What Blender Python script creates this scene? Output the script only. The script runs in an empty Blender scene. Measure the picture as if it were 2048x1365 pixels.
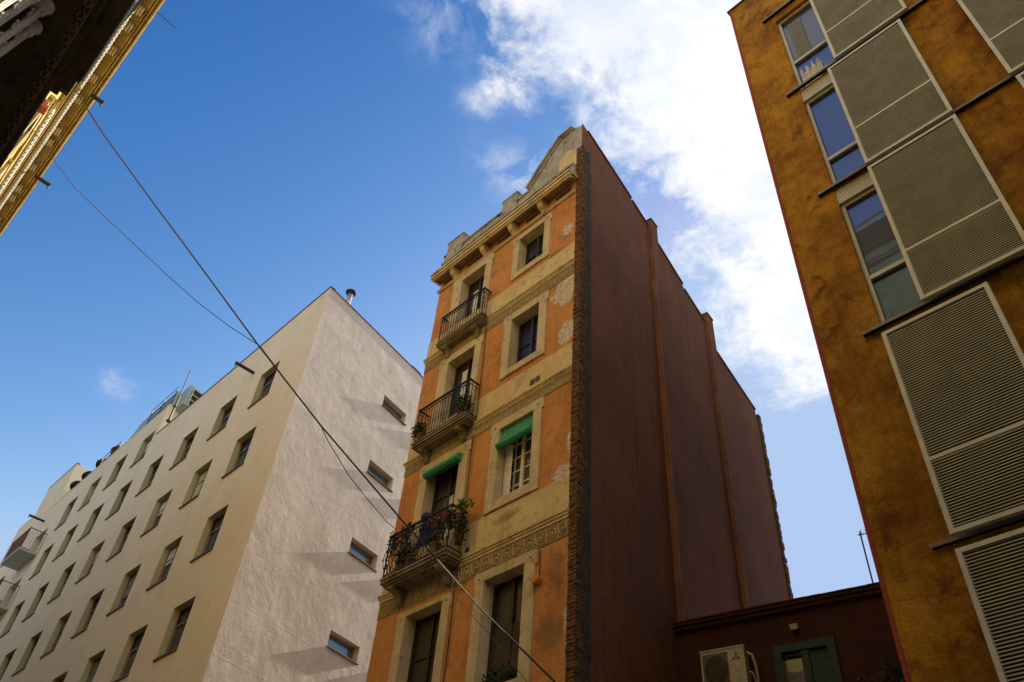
import bpy, math, random
from mathutils import Vector, Matrix
R = math.radians
random.seed(7)
scene = bpy.context.scene
COL = scene.collection

# ---------------------------------------------------------------- camera
cam_d = bpy.data.cameras.new("camera")
cam_d.sensor_width = 36.0
cam_d.lens = 1650.0 / 2048.0 * 36.0
cam_d.clip_end = 3000.0
cam_d.clip_start = 0.05
cam = bpy.data.objects.new("camera", cam_d)
COL.objects.link(cam)
_r = Vector((0.704452, 0.706587, 0.066950)).normalized()
_f = Vector((-0.541379, 0.473941, 0.694470)).normalized()
_u = _r.cross(_f).normalized()
_m = Matrix((( _r.x, _u.x, -_f.x, 0.0), (_r.y, _u.y, -_f.y, 0.0), (_r.z, _u.z, -_f.z, 1.6), (0, 0, 0, 1)))
cam.matrix_world = _m
scene.camera = cam

# ---------------------------------------------------------------- light and exposure
SUN_AZ, SUN_EL = 100.7, 28.6          # azimuth measured from +X towards +Y
SUN_POWER, SKY_POWER, EXPOSURE = 4.6, 0.10, 1.25
sd = Vector((math.cos(R(SUN_AZ)) * math.cos(R(SUN_EL)), math.sin(R(SUN_AZ)) * math.cos(R(SUN_EL)), math.sin(R(SUN_EL))))
sun_d = bpy.data.lights.new("sun", 'SUN')
sun_d.energy = SUN_POWER
sun_d.angle = R(0.5)
sun_d.color = (1.0, 0.90, 0.76)
sun = bpy.data.objects.new("sun", sun_d)
sun.rotation_euler = sd.to_track_quat('Z', 'Y').to_euler()
sun.location = (0, 0, 60)
COL.objects.link(sun)
scene.view_settings.view_transform = 'Standard'
scene.view_settings.look = 'None'
scene.view_settings.exposure = EXPOSURE
scene.view_settings.gamma = 1.0

world = bpy.data.worlds.new("World")
scene.world = world
world.use_nodes = True
WN = world.node_tree
WN.nodes.clear()


class NT:
    """small helper for wiring node trees"""
    def __init__(s, t):
        s.t = t

    def n(s, typ, **kw):
        nd = s.t.nodes.new(typ)
        for k, v in kw.items():
            setattr(nd, k, v)
        return nd

    def l(s, a, b):
        s.t.links.new(a, b)

    def _in(s, sock, v):
        if v is None:
            return
        if hasattr(v, 'is_linked') or isinstance(v, bpy.types.NodeSocket):
            s.l(v, sock)
        else:
            sock.default_value = v

    def m(s, op, a, b=None, c=None, clamp=False):
        nd = s.n('ShaderNodeMath', operation=op, use_clamp=clamp)
        s._in(nd.inputs[0], a)
        s._in(nd.inputs[1], b)
        s._in(nd.inputs[2], c)
        return nd.outputs[0]

    def step(s, x, a, b):
        nd = s.n('ShaderNodeMapRange', interpolation_type='SMOOTHSTEP')
        s._in(nd.inputs['Value'], x)
        s._in(nd.inputs['From Min'], a)
        s._in(nd.inputs['From Max'], b)
        return nd.outputs['Result']

    def lin(s, x, a, b, c, d):
        nd = s.n('ShaderNodeMapRange')
        for k, v in zip(('Value', 'From Min', 'From Max', 'To Min', 'To Max'), (x, a, b, c, d)):
            s._in(nd.inputs[k], v)
        return nd.outputs['Result']

    def mix(s, f, a, b, mode='MIX'):
        nd = s.n('ShaderNodeMix', data_type='RGBA', blend_type=mode)
        s._in(nd.inputs[0], f)
        for sock, v in ((nd.inputs[6], a), (nd.inputs[7], b)):
            if isinstance(v, (tuple, list)):
                v = tuple(v) + ((1.0,) if len(v) == 3 else ())
            s._in(sock, v)
        return nd.outputs[2]

    def noise(s, vec, scale, detail=4.0, rough=0.55, dist=0.0):
        nd = s.n('ShaderNodeTexNoise')
        s._in(nd.inputs['Vector'], vec)
        nd.inputs['Scale'].default_value = scale
        nd.inputs['Detail'].default_value = detail
        nd.inputs['Roughness'].default_value = rough
        nd.inputs['Distortion'].default_value = dist
        return nd.outputs[0]

    def comb(s, x, y, z):
        nd = s.n('ShaderNodeCombineXYZ')
        s._in(nd.inputs[0], x)
        s._in(nd.inputs[1], y)
        s._in(nd.inputs[2], z)
        return nd.outputs[0]


w = NT(WN)
sky = w.n('ShaderNodeTexSky', sky_type='NISHITA', sun_disc=False)
sky.sun_elevation = R(SUN_EL)
sky.sun_rotation = R(90.0 - SUN_AZ)
sky.altitude = 50.0
sky.air_density = 1.0
sky.dust_density = 0.3
sky.ozone_density = 2.6
tc = w.n('ShaderNodeTexCoord')
sp = w.n('ShaderNodeSeparateXYZ')
w.l(tc.outputs['Generated'], sp.inputs[0])
zc = w.m('MAXIMUM', sp.outputs[2], 0.04)
cu = w.m('DIVIDE', sp.outputs[0], zc)       # position on a flat cloud layer overhead
cv = w.m('DIVIDE', sp.outputs[1], zc)
cuv = w.comb(cu, cv, 0.0)
n_big = w.noise(cuv, 4.5, 5.0, 0.6, 0.2)
n_mid = w.noise(cuv, 13.0, 7.0, 0.62, 0.35)
n_fin = w.noise(cuv, 42.0, 5.0, 0.6, 0.0)
fc = w.n('ShaderNodeFloatCurve')
crv = fc.mapping.curves[0]
pts = [(0.0, -0.36), (0.15, -0.375), (0.26, -0.395), (0.34, -0.435), (0.40, -0.405), (0.53, -0.425), (0.60, -0.435), (0.72, -0.43),
       (0.78, -0.435), (0.83, -0.47), (0.90, -0.515), (1.0, -0.515), (1.1, -0.505), (1.2, -0.47), (1.4, -0.40)]
while len(crv.points) < len(pts):
    crv.points.new(0.5, 0.5)
for p_, (a_, b_) in zip(crv.points, pts):
    p_.location = (a_ / 1.4, b_ + 1.0)
fc.mapping.update()
w.l(w.m('DIVIDE', cv, 1.4, clamp=True), fc.inputs['Value'])
edge = w.m('SUBTRACT', fc.outputs[0], 1.0)
e = w.m('SUBTRACT', cu, edge)
e = w.m('ADD', e, w.m('MULTIPLY', w.m('SUBTRACT', n_mid, 0.5), 0.22))
e = w.m('ADD', e, w.m('MULTIPLY', w.m('SUBTRACT', n_fin, 0.5), 0.10))
e2 = w.m('SUBTRACT', 1.19, cv)
e2 = w.m('ADD', e2, w.m('MULTIPLY', w.m('SUBTRACT', n_mid, 0.5), 0.14))
dens = w.m('MULTIPLY', w.step(e, -0.05, 0.10), w.step(e2, 0.0, 0.05))


def blob(u0, v0, ru, rv, amp):
    a = w.m('DIVIDE', w.m('SUBTRACT', cu, u0), ru)
    b = w.m('DIVIDE', w.m('SUBTRACT', cv, v0), rv)
    r2 = w.m('ADD', w.m('MULTIPLY', a, a), w.m('MULTIPLY', b, b))
    g = w.m('EXPONENT', w.m('MULTIPLY', r2, -1.0))
    return w.m('MULTIPLY', g, amp)


def sub(u0, v0, ru, rv, amp):
    return blob(u0, v0, ru, rv, amp)


thin = blob(-0.40, 0.63, 0.040, 0.10, 0.75)          # thinner blue part of the bank
thin = w.m('ADD', thin, blob(-0.36, 0.30, 0.06, 0.07, 0.30))
thin = w.m('MULTIPLY', thin, w.lin(n_mid, 0.35, 0.62, 1.25, 0.25))
dens = w.m('SUBTRACT', dens, thin, clamp=True)
wisp = blob(-0.510, 0.450, 0.045, 0.028, 0.9)
for bb in [(-0.487, 0.318, 0.020, 0.018, 0.5), (-1.445, 0.263, 0.040, 0.030, 0.5), (-0.447, 0.335, 0.03, 0.03, 0.5),
           (-0.44, 0.22, 0.04, 0.05, 0.45), (-0.54, 0.42, 0.03, 0.05, 0.35), (-0.46, 0.60, 0.05, 0.05, 0.5)]:
    wisp = w.m('ADD', wisp, blob(*bb))
wisp = w.m('MULTIPLY', wisp, w.lin(n_mid, 0.40, 0.66, 0.0, 1.0))
dens = w.m('ADD', dens, wisp, clamp=True)
shade = w.lin(n_big, 0.36, 0.60, 0.45, 1.0)
shade = w.m('MULTIPLY', shade, w.lin(n_mid, 0.3, 0.6, 0.66, 1.0))
shade = w.m('MULTIPLY', shade, w.lin(n_fin, 0.3, 0.6, 0.90, 1.0))
CLOUD = 4.9
ccol = w.mix(shade, (0.50 * CLOUD, 0.62 * CLOUD, 0.86 * CLOUD), (1.0 * CLOUD, 0.97 * CLOUD, 0.92 * CLOUD))
ssp = w.n('ShaderNodeSeparateColor')
w.l(sky.outputs[0], ssp.inputs[0])
SCALE = 1.0 / (SKY_POWER * 2 ** EXPOSURE)


def grade(i, x0, y0, g, cap):
    # deeper, more saturated zenith; softened glow round the sun
    v = w.m('MULTIPLY', w.m('POWER', w.m('DIVIDE', ssp.outputs[i], x0 / 0.2), g), y0)
    v = w.m('SMOOTH_MIN', v, cap, 0.12)
    return w.m('MULTIPLY', v, SCALE)


scb = w.n('ShaderNodeCombineColor')
w.l(grade(0, 0.202, 0.165, 3.4, 0.45), scb.inputs[0])
w.l(grade(1, 0.379, 0.430, 2.1, 0.60), scb.inputs[1])
w.l(grade(2, 0.776, 0.930, 1.25, 0.88), scb.inputs[2])
skyc = scb.outputs[0]
fin = w.mix(dens, skyc, ccol)
bg = w.n('ShaderNodeBackground')
bg.inputs['Strength'].default_value = SKY_POWER
w.l(fin, bg.inputs['Color'])
wo = w.n('ShaderNodeOutputWorld')
w.l(bg.outputs[0], wo.inputs['Surface'])

# ---------------------------------------------------------------- materials
MATS = {}


def new_mat(name):
    m = bpy.data.materials.new(name)
    m.use_nodes = True
    t = NT(m.node_tree)
    b = m.node_tree.nodes['Principled BSDF']
    MATS[name] = m
    return m, t, b


def pos(t):
    return t.n('ShaderNodeNewGeometry').outputs['Position']


def rgb(c):
    return (c[0], c[1], c[2], 1.0)


def plaster(name, c1, c2, scale=0.8, rough=0.9, bump=0.15, bscale=30.0, dirt=None, dirt_amt=0.0, peel=None, streak=0.0, wavy=0.0, wscale=1.0, stains=None, ridges=0.0, grit=0.0):
    """painted or rendered wall: large mottling, fine grain, streaks and optional worn-off patches"""
    m, t, b = new_mat(name)
    p = pos(t)
    n1 = t.noise(p, scale, 6.0, 0.6, 0.3)
    n2 = t.noise(p, scale * 7.0, 5.0, 0.6)
    f = t.m('ADD', t.m('MULTIPLY', n1, 0.65), t.m('MULTIPLY', n2, 0.35))
    c = t.mix(t.step(f, 0.36, 0.64), rgb(c1), rgb(c2))
    sep = t.n('ShaderNodeSeparateXYZ')
    t.l(p, sep.inputs[0])
    if streak:
        sv = t.comb(t.m('MULTIPLY', sep.outputs[0], 5.0), t.m('MULTIPLY', sep.outputs[1], 5.0), t.m('MULTIPLY', sep.outputs[2], 0.35))
        ns = t.noise(sv, 1.0, 5.0, 0.65)
        c = t.mix(t.m('MULTIPLY', t.step(ns, 0.5, 0.72), streak), c, rgb(tuple(x * 0.45 for x in c1)))
    if dirt:
        nd = t.noise(p, scale * 2.3, 8.0, 0.7, 0.6)
        c = t.mix(t.m('MULTIPLY', t.step(nd, 0.52, 0.68), dirt_amt), c, rgb(dirt))
    if grit:
        ng = t.noise(p, 26.0, 3.0, 0.7)
        c = t.mix(t.m('MULTIPLY', t.step(ng, 0.42, 0.66), grit), c, rgb(tuple(x * 0.5 for x in c1)))
    if stains:
        ns2 = t.noise(p, 4.5, 8.0, 0.72, 0.6)
        tot2 = None
        for (x0, z0, rx, rz) in stains:
            a = t.m('DIVIDE', t.m('SUBTRACT', sep.outputs[0], x0), rx)
            d = t.m('DIVIDE', t.m('SUBTRACT', sep.outputs[2], z0), rz)
            r2 = t.m('SUBTRACT', 1.0, t.m('SQRT', t.m('ADD', t.m('MULTIPLY', a, a), t.m('MULTIPLY', d, d))))
            tot2 = r2 if tot2 is None else t.m('MAXIMUM', tot2, r2)
        sm = t.step(t.m('ADD', tot2, t.m('MULTIPLY', t.m('SUBTRACT', ns2, 0.5), 3.0)), 0.0, 0.7)
        c = t.mix(t.m('MULTIPLY', sm, 0.55), c, rgb((0.13, 0.085, 0.045)))
    nf = t.noise(p, bscale, 4.0, 0.6)
    h = t.m('MULTIPLY', nf, 1.0)
    if wavy:
        nw = t.noise(p, wscale, 7.0, 0.60, 0.15)
        h = t.m('ADD', h, t.m('MULTIPLY', nw, wavy))
    if ridges:
        zz = t.m('ADD', sep.outputs[2], t.m('MULTIPLY', t.noise(p, 0.6, 3.0, 0.5), 0.12))
        fr_ = t.m('ABSOLUTE', t.m('SUBTRACT', t.m('FRACT', t.m('DIVIDE', t.m('ADD', zz, 0.15), 1.76)), 0.5))
        h = t.m('ADD', h, t.m('MULTIPLY', t.step(fr_, 0.012, 0.0), ridges))
    if peel:
        tot = None
        npl = t.noise(p, 3.6, 8.0, 0.70, 0.5)
        for (x0, z0, rx, rz) in peel:
            a = t.m('DIVIDE', t.m('SUBTRACT', sep.outputs[0], x0), rx)
            d = t.m('DIVIDE', t.m('SUBTRACT', sep.outputs[2], z0), rz)
            r2 = t.m('SUBTRACT', 1.0, t.m('SQRT', t.m('ADD', t.m('MULTIPLY', a, a), t.m('MULTIPLY', d, d))))
            tot = r2 if tot is None else t.m('MAXIMUM', tot, r2)
        msk = t.step(t.m('ADD', tot, t.m('MULTIPLY', t.m('SUBTRACT', npl, 0.5), 2.4)), 0.0, 0.05)
        nk = t.noise(t.comb(t.m('MULTIPLY', sep.outputs[0], 7.0), 0.0, t.m('MULTIPLY', sep.outputs[2], 22.0)), 1.0, 5.0, 0.7, 0.8)
        pc = t.mix(t.step(nk, 0.35, 0.65), rgb((0.36, 0.26, 0.17)), rgb((0.80, 0.70, 0.55)))
        c = t.mix(msk, c, pc)
        h = t.m('ADD', h, t.m('MULTIPLY', msk, -2.0))
        h = t.m('ADD', h, t.m('MULTIPLY', t.m('MULTIPLY', msk, nk), 2.5))
    t.l(c, b.inputs['Base Color'])
    b.inputs['Roughness'].default_value = rough
    b.inputs['Specular IOR Level'].default_value = 0.2
    bp = t.n('ShaderNodeBump')
    bp.inputs['Strength'].default_value = 1.0
    bp.inputs['Distance'].default_value = bump * 0.05
    t.l(h, bp.inputs['Height'])
    t.l(bp.outputs[0], b.inputs['Normal'])
    return m


def plain(name, c, rough=0.6, metal=0.0, var=0.12, scale=12.0, spec=0.35):
    m, t, b = new_mat(name)
    n = t.noise(pos(t), scale, 4.0, 0.6)
    lo = tuple(x * (1 - var * 2) for x in c)
    hi = tuple(min(1.0, x * (1 + var)) for x in c)
    t.l(t.mix(t.step(n, 0.3, 0.7), rgb(lo), rgb(hi)), b.inputs['Base Color'])
    b.inputs['Roughness'].default_value = rough
    b.inputs['Metallic'].default_value = metal
    b.inputs['Specular IOR Level'].default_value = spec
    return m


def glass(name, tint, refl=0.25, rough=0.02, gcol=(0.9, 0.95, 1.0)):
    m, t, b = new_mat(name)
    b.inputs['Base Color'].default_value = rgb(tint)
    b.inputs['Roughness'].default_value = 0.4
    g = t.n('ShaderNodeBsdfGlossy')
    g.inputs['Roughness'].default_value = rough
    g.inputs['Color'].default_value = rgb(gcol)
    nz = t.noise(pos(t), 1.3, 2.0, 0.5)
    bp = t.n('ShaderNodeBump')
    bp.inputs['Strength'].default_value = 0.25
    bp.inputs['Distance'].default_value = 0.006
    t.l(nz, bp.inputs['Height'])
    t.l(bp.outputs[0], g.inputs['Normal'])
    fr = t.n('ShaderNodeFresnel')
    fr.inputs['IOR'].default_value = 1.33
    f = t.m('ADD', fr.outputs[0], refl, clamp=True)
    mx = t.n('ShaderNodeMixShader')
    t.l(f, mx.inputs[0])
    t.l(b.outputs[0], mx.inputs[1])
    t.l(g.outputs[0], mx.inputs[2])
    out = [n for n in m.node_tree.nodes if n.type == 'OUTPUT_MATERIAL'][0]
    t.l(mx.outputs[0], out.inputs['Surface'])
    return m


PEEL = [(-9.58, 19.28, 0.17, 0.22), (-9.60, 16.90, 0.42, 0.62), (-9.38, 15.35, 0.42, 0.42), (-9.52, 11.30, 0.36, 0.20),
        (-9.28, 12.0, 0.12, 0.35), (-9.30, 8.10, 0.07, 0.40), (-12.35, 18.2, 0.10, 0.22)]
STAIN = [(-9.60, 9.15, 0.35, 0.75), (-9.75, 8.0, 0.5, 0.5), (-11.0, 10.9, 0.5, 0.15), (-12.3, 9.9, 0.25, 0.5), (-10.0, 18.6, 0.4, 0.12)]
M_orange = plaster('orange_stucco', (0.49, 0.200, 0.050), (0.60, 0.280, 0.088), 0.9, bump=0.25, dirt=(0.20, 0.12, 0.06), dirt_amt=0.55, peel=PEEL, streak=0.40, stains=STAIN, grit=0.25)
M_cream = plaster('cream_stucco', (0.58, 0.43, 0.19), (0.70, 0.54, 0.27), 1.1, bump=0.25, dirt=(0.25, 0.20, 0.13), dirt_amt=0.6, peel=PEEL, streak=0.5, stains=STAIN, grit=0.25)
M_stone = plaster('window_surround_stone', (0.50, 0.39, 0.21), (0.62, 0.50, 0.29), 1.6, bump=0.4, dirt=(0.20, 0.16, 0.11), dirt_amt=0.5, streak=0.35)
M_cornice = plaster('cornice_stone', (0.50, 0.38, 0.18), (0.60, 0.47, 0.24), 1.6, bump=0.3, dirt=(0.16, 0.13, 0.09), dirt_amt=0.6, streak=0.4)
M_slab = plaster('balcony_stone', (0.17, 0.13, 0.07), (0.28, 0.21, 0.115), 1.8, bump=0.5, dirt=(0.06, 0.05, 0.03), dirt_amt=0.9, streak=0.6)
M_cement = plaster('weathered_cement', (0.30, 0.27, 0.20), (0.46, 0.42, 0.32), 1.6, bump=0.5, dirt=(0.07, 0.06, 0.045), dirt_amt=0.9, streak=0.8)
M_friezebg = plaster('frieze_plaster', (0.27, 0.19, 0.09), (0.36, 0.27, 0.13), 3.0, bump=0.6, bscale=45, dirt=(0.10, 0.07, 0.04), dirt_amt=0.6)
M_friezeorn = plaster('frieze_ornament', (0.46, 0.36, 0.18), (0.54, 0.43, 0.22), 2.0, bump=0.2)
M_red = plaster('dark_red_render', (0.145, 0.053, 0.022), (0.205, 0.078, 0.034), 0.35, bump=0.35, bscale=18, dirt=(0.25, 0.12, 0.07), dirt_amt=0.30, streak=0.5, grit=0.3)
M_redlight = plaster('bounce_lit_red_render', (0.20, 0.082, 0.040), (0.29, 0.13, 0.070), 0.9, bump=0.4, dirt=(0.12, 0.05, 0.03), dirt_amt=0.5, streak=0.5)  # paler copy of the red render, with bounced street light in its colour
M_brick = plaster('old_brick', (0.08, 0.042, 0.020), (0.26, 0.125, 0.048), 7.0, bump=0.9, bscale=30, dirt=(0.04, 0.03, 0.02), dirt_amt=0.8)
M_mortar = plaster('mortar', (0.045, 0.032, 0.022), (0.09, 0.065, 0.042), 5.0, bump=0.8)
M_lowred = plaster('maroon_render', (0.055, 0.020, 0.013), (0.08, 0.029, 0.018), 0.7, bump=0.3, dirt=(0.03, 0.02, 0.015), dirt_amt=0.6, streak=0.3)
M_white = plaster('beige_facade_render', (0.72, 0.60, 0.41), (0.77, 0.66, 0.48), 0.35, bump=0.14, bscale=40, streak=0.12, grit=0.10, dirt=(0.58, 0.47, 0.32), dirt_amt=0.3)
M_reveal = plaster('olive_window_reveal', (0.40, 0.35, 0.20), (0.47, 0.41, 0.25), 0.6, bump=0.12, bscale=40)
M_whiteside = plaster('pale_gable_render', (0.56, 0.47, 0.39), (0.68, 0.58, 0.49), 0.5, bump=0.16, bscale=28, wavy=9.0, wscale=0.8, ridges=0.7, grit=0.15, dirt=(0.45, 0.37, 0.28), dirt_amt=0.4)
M_yellow = plaster('ochre_mottled_render', (0.24, 0.098, 0.008), (0.50, 0.252, 0.018), 0.9, bump=0.35, bscale=22, dirt=(0.11, 0.04, 0.008), dirt_amt=0.85, streak=0.45, grit=0.35)
M_redstrip = plain('red_corner_bead', (0.30, 0.05, 0.025), 0.8)
M_gold = plaster('gilded_ochre_stucco', (0.35, 0.24, 0.06), (0.50, 0.36, 0.11), 2.0, bump=0.4, dirt=(0.12, 0.07, 0.02), dirt_amt=0.6, streak=0.3)
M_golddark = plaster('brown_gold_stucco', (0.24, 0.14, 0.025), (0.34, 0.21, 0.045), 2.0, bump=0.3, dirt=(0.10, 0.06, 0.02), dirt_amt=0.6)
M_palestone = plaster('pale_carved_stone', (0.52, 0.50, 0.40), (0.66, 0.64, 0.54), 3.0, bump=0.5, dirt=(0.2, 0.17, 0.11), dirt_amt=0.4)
M_darkstone = plaster('dark_brown_stone', (0.085, 0.062, 0.038), (0.13, 0.098, 0.060), 1.5, bump=0.5, dirt=(0.02, 0.015, 0.012), dirt_amt=0.6)  # dark brown stone for the lower walls, balcony slab and bay
M_roof = plain('roof_felt', (0.16, 0.14, 0.12), 0.9)
M_alu = plain('painted_aluminium', (0.50, 0.49, 0.40), 0.45, 0.15, 0.06, 4.0, 0.5)
M_slat = plain('louvre_aluminium', (0.50, 0.47, 0.30), 0.5, 0.1, 0.08, 3.0, 0.4)
M_blackpanel = plain('dark_backing_and_shade', (0.032, 0.025, 0.018), 0.9)
M_steel = plain('dark_steel', (0.045, 0.035, 0.028), 0.55, 0.3)
M_iron = plain('wrought_iron', (0.022, 0.018, 0.016), 0.5, 0.2)
M_brownmetal = plain('brown_flashing', (0.17, 0.07, 0.035), 0.55, 0.1)
M_wood = plain('dark_brown_timber', (0.040, 0.024, 0.013), 0.6, 0, 0.25, 9.0)
M_whitewood = plain('white_painted_timber', (0.66, 0.63, 0.52), 0.55)
M_greywin = plain('grey_window_frame', (0.22, 0.21, 0.18), 0.5)
M_darkwin = plain('dark_window_frame', (0.05, 0.045, 0.04), 0.5)
M_green = plain('green_blind_slats', (0.035, 0.30, 0.12), 0.5, 0, 0.2, 20.0)
M_greenframe = plain('green_painted_frame', (0.014, 0.045, 0.022), 0.6)
M_curtain = plain('pale_curtain', (0.62, 0.62, 0.60), 0.9)
M_curtaingrey = plain('grey_curtain', (0.20, 0.22, 0.22), 0.9, 0, 0.1, 14.0)
M_tealcloth = plain('teal_towel', (0.16, 0.42, 0.42), 0.9)
M_blue = plain('blue_cloth', (0.022, 0.022, 0.12), 0.9)
M_terracotta = plain('terracotta', (0.13, 0.055, 0.03), 0.8)
M_leaf = plain('leaf_green', (0.045, 0.10, 0.020), 0.6, 0, 0.45, 25.0)
M_leafbright = plain('leaf_bright', (0.12, 0.27, 0.03), 0.55, 0, 0.4, 25.0)
M_leafdark = plain('leaf_dark', (0.022, 0.055, 0.012), 0.6, 0, 0.4, 25.0)
M_flower = plain('red_petals', (0.55, 0.05, 0.03), 0.7, 0, 0.3, 40.0)
M_pink = plain('salmon_petals', (0.70, 0.20, 0.12), 0.7, 0, 0.3, 40.0)
M_cable = plain('black_cable', (0.012, 0.011, 0.012), 0.38, 0.0, 0.1, 5.0, 0.5)
M_zinc = plain('zinc_pipe', (0.45, 0.44, 0.44), 0.4, 0.6)
M_ac = plain('cream_air_unit', (0.50, 0.46, 0.30), 0.5)
M_acred = plain('faded_red_emblem', (0.35, 0.06, 0.035), 0.5)
M_grille = plain('dark_grille', (0.06, 0.055, 0.04), 0.6)
M_greenscreen = plain('pale_green_panel', (0.34, 0.40, 0.36), 0.4)
M_tank = plain('dark_tank', (0.03, 0.027, 0.027), 0.9, 0, 0.1, 5, 0.1)
M_orangeplastic = plain('orange_plastic', (0.60, 0.20, 0.04), 0.5)
M_orangecloth = plain('orange_awning', (0.50, 0.13, 0.05), 0.8)
M_asphalt = plain('asphalt', (0.04, 0.038, 0.036), 0.9, 0, 0.2, 2.0)
M_paving = plain('paving', (0.14, 0.12, 0.10), 0.85, 0, 0.2, 1.0)
M_ground = plain('ground_soil', (0.16, 0.14, 0.11), 0.95, 0, 0.2, 0.4)
G_blue = glass('blue_glass', (0.006, 0.012, 0.04), 0.18, 0.01, (0.07, 0.19, 0.52))
G_dark = glass('dark_glass', (0.012, 0.012, 0.014), 0.0)
G_teal = glass('teal_glass', (0.035, 0.10, 0.11), 0.10)

# ---------------------------------------------------------------- mesh building
ORG = {}


class MB:
    def __init__(s, T=None):
        s.v, s.f, s.mi, s.sm = [], [], [], []
        s.T = T
        s.cur = 0
        s.smooth = False

    def add(s, vs, fs):
        n = len(s.v)
        for v in vs:
            v = Vector(v)
            s.v.append(s.T @ v if s.T else v)
        for f in fs:
            s.f.append([i + n for i in f])
            s.mi.append(s.cur)
            s.sm.append(s.smooth)

    def quad(s, a, b, c, d):
        s.add([a, b, c, d], [(0, 1, 2, 3)])

    def box(s, x0, x1, y0, y1, z0, z1):
        s.add([(x0, y0, z0), (x1, y0, z0), (x1, y1, z0), (x0, y1, z0), (x0, y0, z1), (x1, y0, z1), (x1, y1, z1), (x0, y1, z1)],
              [(0, 3, 2, 1), (4, 5, 6, 7), (0, 1, 5, 4), (1, 2, 6, 5), (2, 3, 7, 6), (3, 0, 4, 7)])

    def poly(s, pts, y0, y1):
        """polygon in local x,z pushed from y0 to y1"""
        n = len(pts)
        s.add([(p[0], y0, p[1]) for p in pts] + [(p[0], y1, p[1]) for p in pts],
              [tuple(range(n)), tuple(range(2 * n - 1, n - 1, -1))] + [(i, (i + 1) % n, n + (i + 1) % n, n + i) for i in range(n)])

    def prof(s, pts, x0, x1):
        """polygon in local y,z pushed along x"""
        n = len(pts)
        s.add([(x0, p[0], p[1]) for p in pts] + [(x1, p[0], p[1]) for p in pts],
              [tuple(range(n)), tuple(range(2 * n - 1, n - 1, -1))] + [(i, (i + 1) % n, n + (i + 1) % n, n + i) for i in range(n)])

    def slab(s, pts, z0, z1):
        """polygon in x,y pushed along z"""
        n = len(pts)
        s.add([(p[0], p[1], z0) for p in pts] + [(p[0], p[1], z1) for p in pts],
              [tuple(range(n)), tuple(range(2 * n - 1, n - 1, -1))] + [(i, (i + 1) % n, n + (i + 1) % n, n + i) for i in range(n)])

    def tube(s, pts, r, n=6, cap=True):
        pts = [Vector(p) for p in pts]
        rr = r if isinstance(r, (list, tuple)) else [r] * len(pts)
        vs, fs = [], []
        up = Vector((0.13, 0.27, 0.95))
        for i, p in enumerate(pts):
            d = (pts[min(i + 1, len(pts) - 1)] - pts[max(i - 1, 0)])
            d = d.normalized() if d.length > 1e-9 else Vector((0, 0, 1))
            a = d.cross(up)
            if a.length < 0.2:
                a = d.cross(Vector((1, 0.1, 0)))
            a.normalize()
            b = d.cross(a).normalized()
            for k in range(n):
                t = 2 * math.pi * k / n
                vs.append(p + (a * math.cos(t) + b * math.sin(t)) * rr[i])
        for i in range(len(pts) - 1):
            for k in range(n):
                fs.append((i * n + k, i * n + (k + 1) % n, (i + 1) * n + (k + 1) % n, (i + 1) * n + k))
        if cap:
            fs.append(tuple(range(n - 1, -1, -1)))
            fs.append(tuple(range((len(pts) - 1) * n, len(pts) * n)))
        s.add(vs, fs)

    def lathe(s, c, prof, n=14):
        c = Vector(c)
        vs, fs = [], []
        for (r, z) in prof:
            for k in range(n):
                t = 2 * math.pi * k / n
                vs.append((c.x + r * math.cos(t), c.y + r * math.sin(t), c.z + z))
        for i in range(len(prof) - 1):
            for k in range(n):
                fs.append((i * n + k, i * n + (k + 1) % n, (i + 1) * n + (k + 1) % n, (i + 1) * n + k))
        fs.append(tuple(range(n - 1, -1, -1)))
        fs.append(tuple(range((len(prof) - 1) * n, len(prof) * n)))
        s.add(vs, fs)

    def bead(s, c, r, h=None):
        h = h or r
        s.lathe(c, [(r * 0.25, -h), (r * 0.85, -h * 0.5), (r, 0), (r * 0.85, h * 0.5), (r * 0.25, h)], 6)

    def leaves(s, c, rad, n, size, droop=0.0):
        for _ in range(n):
            while True:
                p = Vector((random.uniform(-1, 1), random.uniform(-1, 1), random.uniform(-1, 1)))
                if p.length < 1:
                    break
            p = Vector((p.x * rad[0], p.y * rad[1], p.z * rad[2])) + Vector(c)
            a = Vector((random.gauss(0, 1), random.gauss(0, 1), random.gauss(0, 0.7) - droop)).normalized()
            b = a.cross(Vector((random.gauss(0, 1), random.gauss(0, 1), random.gauss(0, 1)))).normalized()
            k = size * random.uniform(0.6, 1.4)
            cc = a.cross(b).normalized() * k * 0.15
            s.add([p, p + a * k * 0.5 + b * k * 0.32 + cc, p + a * k, p + a * k * 0.5 - b * k * 0.32 + cc], [(0, 1, 2), (0, 2, 3)])


def empty(name, loc, label=None, cat=None, group=None, kind=None):
    o = bpy.data.objects.new(name, None)
    COL.objects.link(o)
    o.location = loc
    o.empty_display_size = 0.3
    ORG[o] = Vector(loc)
    tag(o, label, cat, group, kind)
    return o


def tag(o, label=None, cat=None, group=None, kind=None):
    for k, v in (('label', label), ('category', cat), ('group', group), ('kind', kind)):
        if v:
            o[k] = v
    return o


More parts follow.
